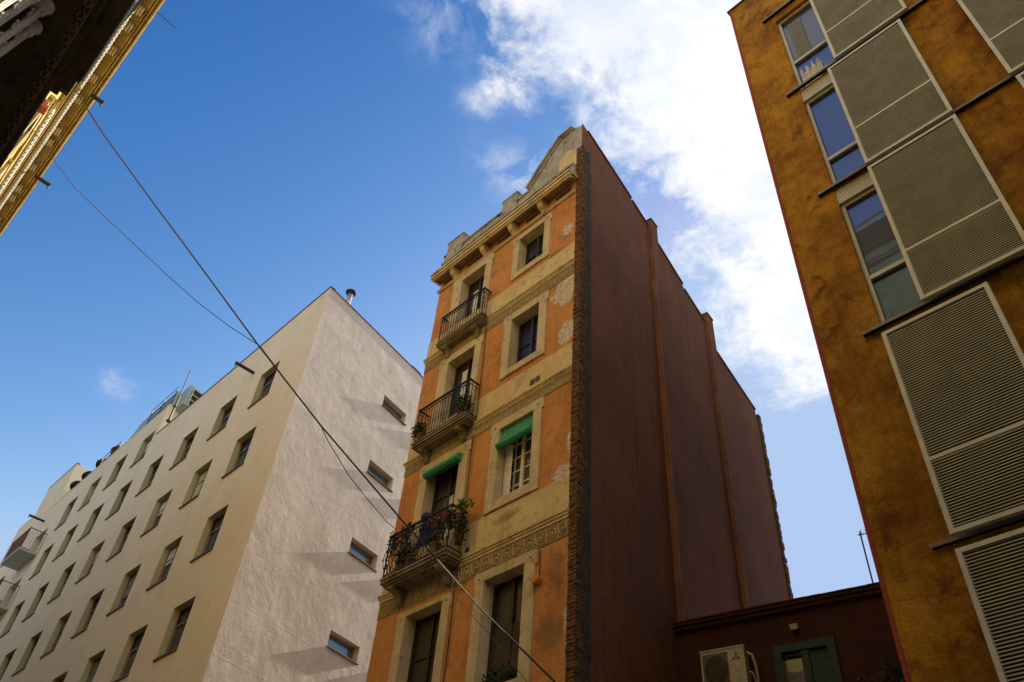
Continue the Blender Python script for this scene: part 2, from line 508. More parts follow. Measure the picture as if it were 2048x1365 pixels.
def part(name, mb, mat, parent=None, org=None, label=None):
    """mesh written in world coordinates; org is the world position of the object's origin"""
    if org is None:
        org = ORG[parent] if parent else Vector((0, 0, 0))
    org = Vector(org)
    me = bpy.data.meshes.new(name)
    me.from_pydata([tuple(v - org) for v in mb.v], [], mb.f)
    for m in (mat if isinstance(mat, (list, tuple)) else [mat]):
        me.materials.append(m)
    for p, i, sm in zip(me.polygons, mb.mi, mb.sm):
        p.material_index = i
        p.use_smooth = sm
    me.update()
    o = bpy.data.objects.new(name, me)
    COL.objects.link(o)
    ORG[o] = org
    if parent:
        o.parent = parent
        o.location = org - ORG[parent]
    else:
        o.location = org
    if label:
        o['label'] = label
    return o


def copy_part(src, delta, parent=None):
    """copy of a part (and its sub-parts) moved by delta"""
    delta = Vector(delta)
    c = src.copy()
    COL.objects.link(c)
    if parent is None:
        parent = src.parent
        c.location = src.location + delta
    else:
        c.parent = parent
        c.location = src.location
    ORG[c] = ORG[src] + delta
    for ch in [x for x in bpy.data.objects if x.parent == src]:
        copy_part(ch, (0, 0, 0), c)
    return c


def frame(p0, az, inward_sign=1):
    """local (s, depth, z): s along azimuth az, depth into the building"""
    d = Vector((math.cos(R(az)), math.sin(R(az)), 0))
    n = Vector((-d.y, d.x, 0)) * inward_sign
    return Matrix(((d.x, n.x, 0, p0[0]), (d.y, n.y, 0, p0[1]), (0, 0, 1, p0[2] if len(p0) > 2 else 0), (0, 0, 0, 1)))


def wall(mb, x0, x1, z0, z1, holes, depth, back=True, reveal=0):
    """one wall face with openings and their reveals, in local x, depth, z"""
    xs = sorted(set([x0, x1] + [h[0] for h in holes] + [h[1] for h in holes]))
    zs = sorted(set([z0, z1] + [h[2] for h in holes] + [h[3] for h in holes]))
    xs = [x for x in xs if x0 <= x <= x1]
    zs = [z for z in zs if z0 <= z <= z1]
    for i in range(len(xs) - 1):
        for j in range(len(zs) - 1):
            cx, cz = (xs[i] + xs[i + 1]) / 2, (zs[j] + zs[j + 1]) / 2
            if any(h[0] < cx < h[1] and h[2] < cz < h[3] for h in holes):
                continue
            mb.quad((xs[i], 0, zs[j]), (xs[i + 1], 0, zs[j]), (xs[i + 1], 0, zs[j + 1]), (xs[i], 0, zs[j + 1]))
    mb.cur = reveal
    for (a, b, c, d) in holes:
        mb.quad((a, 0, c), (a, depth, c), (a, depth, d), (a, 0, d))
        mb.quad((b, 0, c), (b, depth, c), (b, depth, d), (b, 0, d))
        mb.quad((a, 0, c), (b, 0, c), (b, depth, c), (a, depth, c))
        mb.quad((a, 0, d), (b, 0, d), (b, depth, d), (a, depth, d))
        if back:
            mb.quad((a, depth + 0.06, c), (b, depth + 0.06, c), (b, depth + 0.06, d), (a, depth + 0.06, d))
    mb.cur = 0


CAZ = 102.8
CD = Vector((math.cos(R(CAZ)), math.sin(R(CAZ)), 0))       # party-wall direction
CN = Vector((math.cos(R(CAZ - 90)), math.sin(R(CAZ - 90)), 0))   # out of a right-hand party wall
def along(x, y, s):
    return (x + CD.x * s, y + CD.y * s)


# ================================================================ SETTING
mb = MB(); mb.quad((-400, -400, 0), (400, -400, 0), (400, 400, 0), (-400, 400, 0))
tag(part('ground', mb, M_ground), kind='structure')
mb = MB(); mb.box(-120, 120, 1.6, 6.6, -0.2, 0.01)
tag(part('road', mb, M_asphalt), kind='structure')
mb = MB(); mb.box(-120, 120, -1.7, 1.6, -0.1, 0.14); mb.box(-120, 120, 6.6, 16, -0.1, 0.14)
tag(part('pavement', mb, M_paving), kind='structure')

# ================================================================ ORANGE BUILDING
FY = 10.0
FA = Matrix.Translation((0, FY, 0))
XL, XR = -15.12, -9.30
ob = empty('apartment_building', (-12.2, 10.0, 0), 'narrow old orange and cream apartment building with three iron balconies and peeling plaster', 'building')
surrounds = [  # outer x0,x1,z0,z1  inner x0,x1,z0,z1, door?
    (-11.68, -10.22, 18.70, 20.54, -11.45, -10.46, 18.90, 20.36, False),
    (-14.32, -12.61, 17.82, 20.69, -13.93, -12.88, 17.82, 20.42, True),
    (-11.72, -10.20, 15.06, 17.25, -11.46, -10.46, 15.26, 17.02, False),
    (-14.32, -12.62, 14.20, 17.25, -13.96, -12.87, 14.20, 17.00, True),
    (-11.78, -10.17, 11.22, 13.66, -11.52, -10.42, 11.44, 13.42, False),
    (-14.36, -12.56, 10.42, 13.64, -14.08, -12.87, 10.42, 13.42, True),
    (-11.80, -10.13, 7.15, 9.80, -11.55, -10.41, 7.38, 9.60, False),
    (-14.27, -12.56, 6.00, 9.68, -14.00, -12.80, 6.00, 9.57, True)]
holes = [(a + 0.02, b - 0.02, c + 0.02, d - 0.02) for (a, b, c, d, *_r) in surrounds]
mb = MB(FA)
wall(mb, XL, XR, 0.14, 21.32, holes, 0.36)
part('front_wall', mb, M_orange, ob)
FS0 = frame((-9.1, FY), 99.0, 1)
# hidden body: left side, back and roof keep the daylight out
bl = along(XL, FY, 11.6); br = tuple((FS0 @ Vector((11.5, 0.1, 0)))[:2])
mb = MB()
mb.quad((XL, FY, 0.14), (bl[0], bl[1], 0.14), (bl[0], bl[1], 19.8), (XL, FY, 22.0))
mb.quad((bl[0], bl[1], 0.14), (br[0], br[1], 0.14), (br[0], br[1], 19.8), (bl[0], bl[1], 19.8))
part('rear_wall', mb, M_cream, ob)
mb = MB(); mb.quad((XL, FY + 0.05, 21.95), (-9.2, FY + 0.05, 21.95), (br[0], br[1], 19.75), (bl[0], bl[1], 19.75))
part('roof', mb, M_roof, ob)

# party wall with pilasters and stepped coping
FS = frame((-9.1, FY), 99.0, 1)    # local depth is into the building (-x side)
top = [(0.29, 23.99), (1.60, 23.78), (2.89, 23.54), (2.95, 23.47), (3.95, 23.26), (4.30, 23.04), (6.22, 22.54), (6.30, 22.36), (7.72, 22.06),
       (8.10, 21.24), (11.34, 20.70), (11.35, 20.33), (11.60, 20.30)]
mb = MB(FS)
pp = [(0.29, 0.14)] + top + [(11.60, 0.14)]
mb.poly(pp, 0.0, 0.32)
mb.poly([(0.0, 22.88), (0.288, 22.85), (0.288, 23.985), (0.0, 24.04)], -0.012, 0.018)
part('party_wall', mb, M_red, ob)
for (s0, s1, zt, p) in ((3.94, 4.33, 23.50, 0.14), (7.72, 8.12, 22.38, 0.14)):
    mb = MB(FS)
    mb.cur = 1  # street-facing side takes the lighter, bounce-lit colour
    mb.box(s0, s0 + 0.06, -p, 0.20, 0.14, zt)
    mb.cur = 0
    mb.box(s0 + 0.0605, s1, -p + .002, 0.20, 0.14, zt)
    mb.box(s0 - 0.03, s1 + 0.03, -p - 0.02, 0.22, zt + 0.002, zt + 0.05)
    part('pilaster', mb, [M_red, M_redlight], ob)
mb = MB(FS)
for a, b in zip(top[:-1], top[1:]):
    if b[0] - a[0] > 0.3:
        mb.poly([(a[0], a[1] + 0.003), (b[0], b[1] + 0.003), (b[0], b[1] + 0.05), (a[0], a[1] + 0.05)], -0.04, 0.36)
part('coping', mb, M_brownmetal, ob)
# brick edge, toothed, course by course
mb = MB()
mb.cur = 1
mb.box(-9.298, -9.10, FY + 0.01, FY + 0.4, 0.14, 22.8)
mb.T = FS
mb.box(0.02, 0.29, 0.0, 0.1, 0.14, 22.8)
mb.cur = 0
z = 0.2
k = 0
while z < 22.80:
    mb.T = None
    h = 0.058
    jx = random.uniform(-0.006, 0.012)
    if k % 2:
        mb.box(-9.296, -9.205 + jx, FY - 0.012 + random.uniform(-.008, .008), FY + 0.05, z, z + h)
        mb.box(-9.195 + jx, -9.09 + random.uniform(-.012, .012), FY - 0.015 + random.uniform(-.01, .01), FY + 0.10, z, z + h)
    else:
        mb.box(-9.296 + jx, -9.09 + random.uniform(-.015, .012), FY - 0.02 + random.uniform(-.012, .012), FY + 0.10, z, z + h)
    mb.T = FS
    offs = 0.0 if k % 2 else 0.11
    s = 0.01
    segs = [(0.11, 0.20), (0.208, 0.29)] if k % 2 else [(0.11, 0.25), (0.258, 0.29 + random.choice([0, 0.02, 0.04, 0.06]))]
    for a, b in segs:
        q = 0.024 + random.uniform(-0.012, 0.012)
        if random.random() > 0.06:
            mb.box(a, b, -q, 0.05, z, z + h)
    z += 0.072
    k += 1
part('brick_edge', mb, [M_brick, M_mortar], ob)
mb = MB(FS); mb.poly([(0.35, 14.9), (0.42, 15.1), (0.45, 15.9), (0.42, 16.5), (0.37, 16.6), (0.34, 15.6)], -0.03, -0.002)
part('plaster_patch', mb, M_curtain, ob, label='pale plaster patch left beside the brick edge')
# rear toothed edge
mb = MB(FS)
z = 8.0
while z < 20.5:
    mb.box(11.45, 11.66 + random.uniform(-0.02, 0.03), -0.05 + random.uniform(-.02, .02), 0.2, z, z + 0.12)
    z += 0.14
mb.box(11.602, 11.68, 0.0, 0.3, 0.14, 20.5)
part('rear_brick_edge', mb, M_brick, ob)

# cornice, brackets, attic vents, parapet
mb = MB()
cx0, cx1 = -15.22, -9.22
def ring(y_out, za, zb, ex=0.0):
    mb.box(cx0 - ex + (y_out - 9.60), cx1 + ex - (y_out - 9.60) * 0.3, y_out, 9.998 if za > 21.25 else 9.70, za, zb)
ring(9.60, 21.27, 21.36)
ring(9.635, 21.20, 21.268)
ring(9.62, 21.12, 21.198)
ring(9.66, 21.05, 21.118)
mb.box(cx0 + .1, cx1 - 0.03, 9.70, 9.99, 21.362, 21.42)
# sloped soffit
mb.prof([(9.672, 21.052), (9.705, 21.052), (9.80, 21.20), (9.995, 21.255), (9.995, 21.269), (9.672, 21.269)], cx0 + 0.10, cx1 - 0.06)
mb.box(cx0 + .02, cx0 + .1, 9.701, 9.998, 21.12, 21.269)
part('cornice', mb, M_cornice, ob)
mb = MB()
mb.box(XL, -9.32, 9.90, 10.3, 21.425, 21.98)
mb.box(XL - .02, -9.34, 9.86, 10.3, 21.983, 22.08)
mb.box(XL, -11.0, 9.94, 10.25, 22.083, 22.42)
mb.box(XL - .02, -11.2, 9.90, 10.28, 22.423, 22.50)
mb.box(-12.34, -11.70, 9.88, 10.32, 22.0, 22.84)
mb.box(-12.37, -11.67, 9.86, 10.34, 22.843, 22.88)
mb.box(-14.95, -14.20, 9.88, 10.32, 22.0, 22.92)
mb.box(-14.98, -14.17, 9.86, 10.34, 22.923, 22.96)
part('parapet', mb, M_cement, ob)
mb = MB()
mb.poly([(-11.2, 22.09), (-11.24, 22.70), (-10.45, 23.65), (-9.98, 24.08), (-9.35, 24.12), (-9.12, 23.98), (-9.12, 22.86), (-9.30, 22.86), (-9.30, 22.09)], 10.0, 10.07)
mb.poly([(-11.2, 22.09), (-11.24, 22.70), (-10.45, 23.65), (-9.98, 24.08), (-9.45, 24.10), (-9.45, 22.09)], 10.0705, 10.30)
part('pediment', mb, M_cement, ob)
mb = MB()
for a, b in (((-11.30, 22.68), (-10.45, 23.68)), ((-10.45, 23.68), (-9.98, 24.12)), ((-9.98, 24.12), (-9.45, 24.15))):
    mb.poly([(a[0], a[1]), (b[0], b[1]), (b[0] - 0.02, b[1] + 0.09), (a[0] - 0.06, a[1] + 0.07)], 9.88, 10.32)
    mb.poly([(a[0] + 0.06, a[1] - 0.002), (b[0] + 0.04, b[1] - 0.002), (b[0] + .07, b[1] - 0.06), (a[0] + 0.09, a[1] - 0.05)], 9.94, 10.0)
part('pediment_moulding', mb, M_cement, ob)
mb = MB(); mb.poly([(-10.02, 22.09), (-9.99, 22.55), (-10.02, 22.93), (-9.62, 23.12), (-9.32, 22.85), (-9.31, 22.09)], 9.985, 9.999)
part('repaired_render', mb, M_cream, ob)
for bx in (-14.30, -12.93, -11.71, -10.50):
    mb = MB()
    w2 = 0.085
    mb.prof([(9.72, 21.10), (9.70, 21.03), (9.74, 20.99), (9.78, 20.90), (9.90, 20.84), (9.93, 20.78), (9.999, 20.76), (9.999, 21.23)], bx - w2, bx + w2)
    mb.box(bx - w2 - 0.03, bx + w2 + 0.03, 9.69, 9.995, 21.06, 21.10)
    mb.box(bx - 0.10, bx - 0.02, 9.95, 9.999, 20.86, 21.05)
    mb.box(bx + 0.02, bx + 0.10, 9.95, 9.999, 20.86, 21.05)
    part('bracket', mb, M_stone, ob)
for (a, b) in ((-14.95, -14.38), (-13.85, -13.05), (-12.47, -11.84), (-11.29, -10.63), (-10.08, -9.48)):
    mb = MB()
    deep = (b - a) > 0.6 and a not in (-12.47,)
    mb.cur = 0
    mb.box(a - 0.05, b + 0.05, 9.985, 9.998, 21.12, 21.17); mb.box(a - 0.05, a - 0.002, 9.985, 9.998, 20.85, 21.118); mb.box(b + 0.002, b + 0.05, 9.985, 9.998, 20.85, 21.118)
    mb.cur = 1
    mb.box(a, b, 9.992, 9.999, 20.87, 21.118)
    mb.cur = 2
    n = int((b - a) / 0.09)
    for i in range(n):
        x = a + (i + 0.5) * (b - a) / n
        mb.tube([(x - .03, 9.985, 20.89), (x, 9.98, 20.99), (x + .03, 9.985, 20.89)], 0.008, 4)
        mb.tube([(x, 9.985, 20.99), (x, 9.985, 21.10)], 0.006, 4)
    part('attic_vent', mb, [M_orange, M_blackpanel, M_friezebg], ob)
mb = MB()
mb.box(XL - .04, -9.31, 9.945, 9.999, 20.70, 20.76)
mb.box(XL - .06, -9.31, 9.925, 9.999, 20.762, 20.80)
part('string_course', mb, M_cornice, ob)

# bands: cream band, moulding, frieze with scrolls
def spiral(mb, x, z, w_, h_, flip=1, r=0.010, y=9.975):
    pts = []
    for i in range(15):
        t = i / 14.0
        a = -math.pi * 0.55 + t * math.pi * 2.9
        q = (1 - t * 0.78)
        pts.append((x + flip * w_ * 0.5 * q * math.cos(a), y, z + h_ * 0.5 * q * math.sin(a)))
    mb.tube(pts, r, 4)

segs_left = (XL, -14.34)
def band(zc0, zc1, zm0, zm1, zf0, zf1, motif, rad, doorx):
    m1 = MB()
    m1.box(XL - 0.012, -9.305, 9.984, 9.9995, zc0, zc1)
    part('cream_band', m1, M_cream, ob)
    m2 = MB()
    h = zm1 - zm0
    m2.box(XL - .07, -9.305, 9.925, 9.999, zm0 + h * 0.66, zm1)
    m2.box(XL - .05, -9.305, 9.950, 9.999, zm0 + h * 0.36, zm0 + h * 0.655)
    m2.box(XL - .03, -9.305, 9.970, 9.999, zm0, zm0 + h * 0.355)
    part('string_course', m2, M_cornice, ob)
    m3 = MB()
    m3.cur = 0
    m3.box(XL - 0.01, -9.305, 9.986, 9.9993, zf0, zf1)
    m3.cur = 1
    n = int((-9.31 - XL) / motif)
    hh = (zf1 - zf0)
    for i in range(n):
        x = XL + 0.05 + (i + 0.5) * motif
        if hh > 0.3:
            spiral(m3, x, zf0 + hh * 0.50, motif * 0.86, hh * 0.74, 1 if i % 2 else -1, rad)
            m3.tube([(x - motif * .5, 9.978, zf0 + .03), (x - motif * .42, 9.975, zf0 + hh * .5), (x - motif * .5, 9.978, zf1 - .04)], rad * .8, 4)
            m3.add([], [])
            m3.bead((x, 9.975, zf0 + hh * 0.5), rad * 2.0)
        else:
            m3.tube([(x - motif * .3, 9.980, zf0 + .03), (x - motif * .28, 9.977, zf0 + hh * .6), (x, 9.975, zf1 - .03), (x + motif * .28, 9.977, zf0 + hh * .6), (x + motif * .3, 9.98, zf0 + .03)], rad, 4)
            m3.tube([(x, 9.98, zf0 + .05), (x, 9.978, zf0 + hh * .55)], rad * 1.2, 4)
    m3.tube([(XL, 9.985, zf0 + 0.012), (-9.31, 9.985, zf0 + 0.012)], 0.009, 4)
    part('frieze', m3, [M_friezebg, M_friezeorn], ob)

band(17.84, 18.52, 17.64, 17.82, 17.28, 17.638, 0.16, 0.007, 0)
band(14.12, 14.86, 13.97, 14.118, 13.68, 13.968, 0.19, 0.009, 0)
band(10.40, 11.18, 10.20, 10.398, 9.81, 10.198, 0.305, 0.013, 0)
mb = MB(); mb.box(XL - 0.012, -9.305, 9.984, 9.9995, 6.2, 7.08)
part('cream_band', mb, M_cream, ob)

# window surrounds, doors and windows
def surround(a, b, c, d, ia, ib, ic, id_, door):
    mb = MB()
    y0 = 9.955
    yb = 10.34
    mb.box(a, ia, y0, yb, c, d)
    mb.box(ib, b, y0, yb, c, d)
    mb.box(ia + .0005, ib - .0005, y0, yb, id_, d)
    if not door:
        mb.box(ia + .0005, ib - .0005, y0 - 0.012, yb, c, ic)
    # ears
    mb.box(a - 0.05, a - 0.0005, y0 + 0.003, 9.999, d - 0.30, d - 0.02)
    mb.box(b + 0.0005, b + 0.05, y0 + 0.003, 9.999, d - 0.30, d - 0.02)
    for x in (a + 0.11, b - 0.11):
        mb.bead((x, y0 - 0.005, d - 0.13), 0.035, 0.035)
    part('window_surround', mb, M_stone, ob)


def casement(ia, ib, ic, id_, fm, gm, rows=3, y=10.30, curtain=None, cols=1, blank=0.0, name='window'):
    mb = MB()
    t = 0.055
    mb.box(ia, ia + t, y - 0.05, y, ic, id_)
    mb.box(ib - t, ib, y - 0.05, y, ic, id_)
    mb.box(ia + t, ib - t, y - 0.05, y, id_ - t, id_)
    mb.box(ia + t, ib - t, y - 0.05, y, ic, ic + t)
    xm = (ia + ib) / 2
    mb.box(xm - 0.045, xm + 0.045, y - 0.065, y - 0.005, ic + t, id_ - t)
    for side in (0, 1):
        xa, xb = (ia + t, xm - 0.045) if side == 0 else (xm + 0.045, ib - t)
        for r_ in range(1, rows):
            z = ic + t + (id_ - ic - 2 * t) * r_ / rows
            mb.box(xa, xb, y - 0.04, y - 0.005, z - 0.016, z + 0.016)
        for c_ in range(1, cols):
            x = xa + (xb - xa) * c_ / cols
            mb.box(x - 0.012, x + 0.012, y - 0.042, y - 0.006, ic + t, id_ - t)
        if blank:
            mb.box(xa, xb, y - 0.045, y - 0.004, ic + t, ic + t + blank)
    o = part(name, mb, fm, ob)
    mb = MB()
    mb.quad((ia, y - 0.01, ic), (ib, y - 0.01, ic), (ib, y - 0.01, id_), (ia, y - 0.01, id_))
    part('pane', mb, gm, o)
    if curtain:
        mb = MB()
        for (x0, x1, z0, z1) in curtain:
            n = 9
            vs = []
            for i in range(n):
                x = x0 + (x1 - x0) * i / (n - 1)
                vs.append((x, y - 0.075 + 0.012 * math.sin(i * 2.3), z0))
                vs.append((x, y - 0.075 + 0.012 * math.sin(i * 2.3 + .5), z1))
            mb.add(vs, [(2 * i, 2 * i + 2, 2 * i + 3, 2 * i + 1) for i in range(n - 1)])
        part('curtain', mb, M_curtain, o)
    return o


for q in surrounds:
    surround(*q)
i = [(q[4], q[5], q[6], q[7]) for q in surrounds]
casement(*i[0], M_wood, G_dark, 2)
casement(*i[1], M_wood, G_dark, 4, blank=0.7, name='balcony_door', curtain=[(-13.62, -13.40, 18.6, 19.85)])
casement(*i[2], M_wood, G_blue, 2)
casement(*i[3], M_wood, G_dark, 4, blank=0.7, name='balcony_door', curtain=[(-13.60, -13.38, 15.2, 16.6)])
casement(*i[4], M_whitewood, G_dark, 5, cols=2, y=10.30)
casement(*i[5], M_wood, G_dark, 4, blank=0.7, name='balcony_door', curtain=[(-13.40, -13.26, 11.3, 12.5)])
casement(*i[6], M_wood, G_dark, 2, blank=1.2)
casement(*i[7], M_wood, G_dark, 4, blank=1.5, name='balcony_door')
# open white shutter leaf and curtain at the window with the green blind
mb = MB()
n = 8
vs = []
for k in range(n):
    t = k / (n - 1)
    vs += [(-11.50 + 0.27 * t, 10.19 + 0.02 * math.sin(k * 2.5), 11.46), (-11.50 + 0.27 * t, 10.19 + 0.02 * math.sin(k * 2.5 + .4), 13.0)]
mb.add(vs, [(2 * k, 2 * k + 2, 2 * k + 3, 2 * k + 1) for k in range(n - 1)])
part('curtain', mb, M_curtain, ob)


def blind(x0, x1, ztop, zroll, ytop, yroll, r):
    mb = MB()
    n = 9
    for k in range(n):
        t = k / n
        z = ztop + (zroll - ztop) * t
        y = ytop + (yroll - ytop) * t
        dz = (ztop - zroll) / n * 0.82
        mb.box(x0, x1, y - 0.008, y + 0.008, z - dz, z)
    m = 16
    pr = []
    for k in range(m):
        a = 2 * math.pi * k / m
        rr = r * (1 + (0.05 if k % 2 else -0.03))
        pr.append((yroll + rr * math.cos(a), zroll + rr * math.sin(a)))
    mb.prof(pr, x0 - 0.01, x1 + 0.01)
    for x in (x0 + 0.2 * (x1 - x0), x0 + 0.8 * (x1 - x0)):
        mb.tube([(x, ytop - .02, ztop), (x, yroll - r - .005, zroll), (x, yroll, zroll - r - .01)], 0.006, 4)
    part('roller_blind', mb, M_green, ob)


blind(-11.50, -10.44, 13.40, 12.90, 10.05, 9.94, 0.085)
blind(-14.06, -12.80, 13.42, 13.22, 9.98, 9.90, 0.10)
# small fittings on the facade
mb = MB(); mb.box(-10.62, -10.48, 9.972, 9.9835, 14.26, 14.42); mb.box(-10.45, -10.31, 9.972, 9.9835, 14.27, 14.42)
part('air_vent', mb, M_grille, ob)
mb = MB(); mb.cur = 1; mb.box(-12.30, -12.11, 9.974, 9.9835, 10.45, 10.62); mb.cur = 0; mb.box(-12.27, -12.14, 9.970, 9.9738, 10.475, 10.595)
part('air_vent', mb, [M_grille, M_whitewood], ob)
mb = MB()
mb.T = Matrix.Translation((-10.03, 9.9, 9.10)) @ Matrix.Rotation(R(90), 4, 'X')
mb.lathe((0, 0, 0), [(0.085, -0.09), (0.085, 0.03), (0.07, 0.045)], 18)
part('junction_box', mb, M_orangeplastic, ob, label='round orange junction box beside the lowest window')
mb = MB(); mb.tube([(-12.50, 9.965, 17.60), (-12.46, 9.965, 16.2), (-12.45, 9.965, 14.9), (-12.44, 9.97, 14.2)], 0.012, 5)
mb.tube([(-12.44, 9.94, 13.7), (-12.44, 9.955, 12.0), (-12.43, 9.96, 10.45), (-12.42, 9.93, 9.8), (-12.44, 9.965, 8.6), (-12.46, 9.965, 6.2)], 0.014, 5)
mb.tube([(-10.02, 9.975, 9.75), (-10.0, 9.975, 9.2)], 0.01, 5)
part('wall_cable', mb, M_steel, ob)

# balconies
def balcony(x0, x1, ztop, yf, zrail, belly, label):
    mb = MB()
    p = 10.0 - yf
    mb.box(x0, x1, yf, 9.982, ztop - 0.055, ztop)
    mb.box(x0 + 0.025, x1 - 0.025, yf + 0.025, 9.982, ztop - 0.10, ztop - 0.0555)
    mb.box(x0 + 0.012, x1 - 0.012, yf + 0.012, 9.982, ztop - 0.14, ztop - 0.1005)
    mb.box(x0 + 0.06, x1 - 0.06, yf + 0.06, 9.982, ztop - 0.19, ztop - 0.1405)
    mb.box(x0 + 0.10, x1 - 0.10, yf + 0.10, 9.982, ztop - 0.235, ztop - 0.1905)
    b = part('balcony', mb, M_slab, ob, label=label)
    for cx in (x0 + 0.34, x1 - 0.34):
        mb = MB()
        q = p * 0.80
        zt = ztop - 0.236
        pr = [(9.98, zt), (9.98 - q, zt), (9.98 - q, zt - 0.06), (9.98 - q * 0.86, zt - 0.11), (9.98 - q * 0.55, zt - 0.13),
              (9.98 - q * 0.36, zt - 0.20), (9.98 - q * 0.34, zt - 0.28), (9.98 - q * 0.22, zt - 0.34), (9.98, zt - 0.37)]
        mb.prof(pr, cx - 0.075, cx + 0.075)
        mb.box(cx - 0.09, cx + 0.09, 9.975 - q, 9.98, zt - 0.035, zt - 0.002)
        part('corbel', mb, M_slab, b)
    mb = MB()
    mb.smooth = False
    yr = yf + 0.045
    xa, xb = x0 + 0.045, x1 - 0.045
    zb = ztop + 0.07
    path = [(xa, 9.97), (xa, yr), (xb, yr), (xb, 9.97)]
    def rail(z, r):
        for (u, v) in zip(path[:-1], path[1:]):
            mb.box(min(u[0], v[0]) - r, max(u[0], v[0]) + r, min(u[1], v[1]) - r, max(u[1], v[1]) + r, z - r * .7, z + r * .7)
    rail(zrail, 0.022)
    rail(zrail - 0.13, 0.010)
    rail(zb, 0.013)
    def bar(x, y, ox, oy, k):
        if belly:
            f = [0, .0, .05, .09, .07, .02, 0, 0]
        else:
            f = [0] * 8
        zs = [zb + (zrail - zb) * t for t in (0, .08, .2, .35, .5, .65, .8, 1)]
        mb.tube([(x + ox * a, y + oy * a, z) for a, z in zip(f, zs)], 0.0095, 5)
        mb.bead((x + ox * f[3], y + oy * f[3], zs[3]), 0.021, 0.035)
        mb.bead((x, y, zs[6] - 0.02), 0.019, 0.03)
        if k % 2 == 0:
            mb.bead((x + ox * f[1], y + oy * f[1], zs[1] + 0.02), 0.018, 0.03)
        # small rings between the two upper rails
        mb.tube([(x + .02, y, zrail - .115), (x + .045, y, zrail - .065), (x + .02, y, zrail - .02)], 0.006, 4)
        mb.tube([(x + .07, y, zrail - .115), (x + .045, y, zrail - .065), (x + .07, y, zrail - .02)], 0.006, 4)
    n = int((xb - xa) / 0.108)
    for k in range(n + 1):
        bar(xa + (xb - xa) * k / n, yr, 0, -1, k)
    m = max(3, int((9.95 - yr) / 0.1))
    for k in range(1, m):
        y = yr + (9.97 - yr) * k / m
        bar(xa, y, -1, 0, k)
        bar(xb, y, 1, 0, k)
    for x in (xa, xb):
        mb.tube([(x, yr, ztop), (x, yr, zrail + 0.03)], 0.02, 6)
        for zz in (0.2, 0.4, 0.6, 0.8):
            mb.bead((x, yr, zb + (zrail - zb) * zz), 0.034, 0.03)
    part('railing', mb, M_iron, b)


balcony(-14.36, -12.46, 17.80, 9.70, 18.86, False, 'small upper balcony with bare black railing')
balcony(-14.50, -12.44, 14.24, 9.60, 15.34, False, 'middle balcony with plants at its ends')
balcony(-14.58, -12.33, 10.44, 9.50, 11.52, True, 'lowest balcony crowded with flower pots')

# ================================================================ WHITE (BEIGE) BUILDING
wb = empty('apartment_building', (-30, 10.0, 0), 'long beige modern apartment building with deep rectangular windows and a bare gable wall', 'building')
WX = -23.4
cols = [-26.06, -29.45, -32.88, -36.30, -39.62, -42.95, -46.25, -49.56, -52.75]
rowtop = [27.70, 24.50, 21.02, 17.42, 13.85, 10.35, 6.9, 3.6]
HW, HH, HD = 1.50, 1.80, 0.30
hl = []
for r_, zt in enumerate(rowtop):
    for c_, xr in enumerate(cols):
        if r_ == 0 and c_ < 4:
            continue
        if c_ == 8 and r_ > 0:
            continue
        if zt < 3.7 and c_ > 5:
            continue
        hl.append((xr - HW, xr, zt - HH, zt))
mb = MB(Matrix.Translation((0, FY, 0)))
wall(mb, -39.2, WX, 0.14, 27.12, [h for h in hl if h[0] > -39.2], HD, True, 1)
doors_w = [(-54.6, -53.1, z - 3.0, z - 0.75) for z in (24.8 + 3.0,)]
bdoors = [(-55.15, -53.15, 24.80, 26.9), (-55.15, -53.15, 21.35, 23.5), (-55.15, -53.15, 17.9, 20.0), (-55.15, -53.15, 14.4, 16.6)]
hl2 = [h for h in hl if h[1] < -39.2 and h[0] > -51.5]
wall(mb, -52.2, -39.2, 0.14, 29.22, hl2, HD, True, 1)
wall(mb, -54.6, -52.2, 0.14, 29.22, [(-54.2, -52.72, 25.9, 27.7)], HD) if False else None
wall(mb, -55.6, -52.2, 0.14, 29.22, bdoors, 0.45)
part('front_wall', mb, [M_white, M_reveal], wb)
FW = frame((WX, FY), CAZ, 1)
sidew = [(4.42, 5.97, zb_, zt_) for (zb_, zt_) in ((23.87, 24.46), (20.40, 21.03), (16.80, 17.45), (13.22, 13.82), (9.7, 10.3), (6.1, 6.7))]
mb = MB(FW)
wall(mb, 0.0, 16.5, 0.14, 27.12, sidew + [(a + 2.26, b + 2.26, c, d) for (a, b, c, d) in sidew], 0.30)
part('gable_wall', mb, M_whiteside, wb)
# body: rear and roofs
a = along(WX, FY, 16.5); b = along(-39.2, FY, 16.5); c = along(-55.6, FY, 16.5)
mb = MB()
mb.quad((a[0], a[1], 0.14), (c[0], c[1], 0.14), (c[0], c[1], 27), (a[0], a[1], 27))
mb.quad((-55.6, FY, 0.14), (c[0], c[1], 0.14), (c[0], c[1], 29.2), (-55.6, FY, 29.2))
mb.quad((b[0], b[1], 27), (c[0], c[1], 27), (c[0], c[1], 29.2), (b[0], b[1], 29.2))
mb.T = frame((-39.2, FY), CAZ, 1)
mb.box(0.0, 16.5, 0.001, 0.2, 26.8, 29.22)
part('rear_wall', mb, M_white, wb)
mb = MB()
mb.slab([(WX - .05, FY + .05), (a[0], a[1]), (b[0], b[1]), (-39.2, FY + .05)], 26.6, 26.8)
mb.slab([(-39.25, FY + .05), (b[0], b[1]), (c[0], c[1]), (-55.55, FY + .05)], 28.9, 29.1)
part('roof', mb, M_roof, wb)
mb = MB()
mb.box(-39.19, WX + .03, FY - 0.035, FY + 0.22, 27.122, 27.16)
mb.T = FW
mb.box(0.22, 16.5, -0.035, 0.22, 27.122, 27.16)
part('parapet_flashing', mb, M_brownmetal, wb)
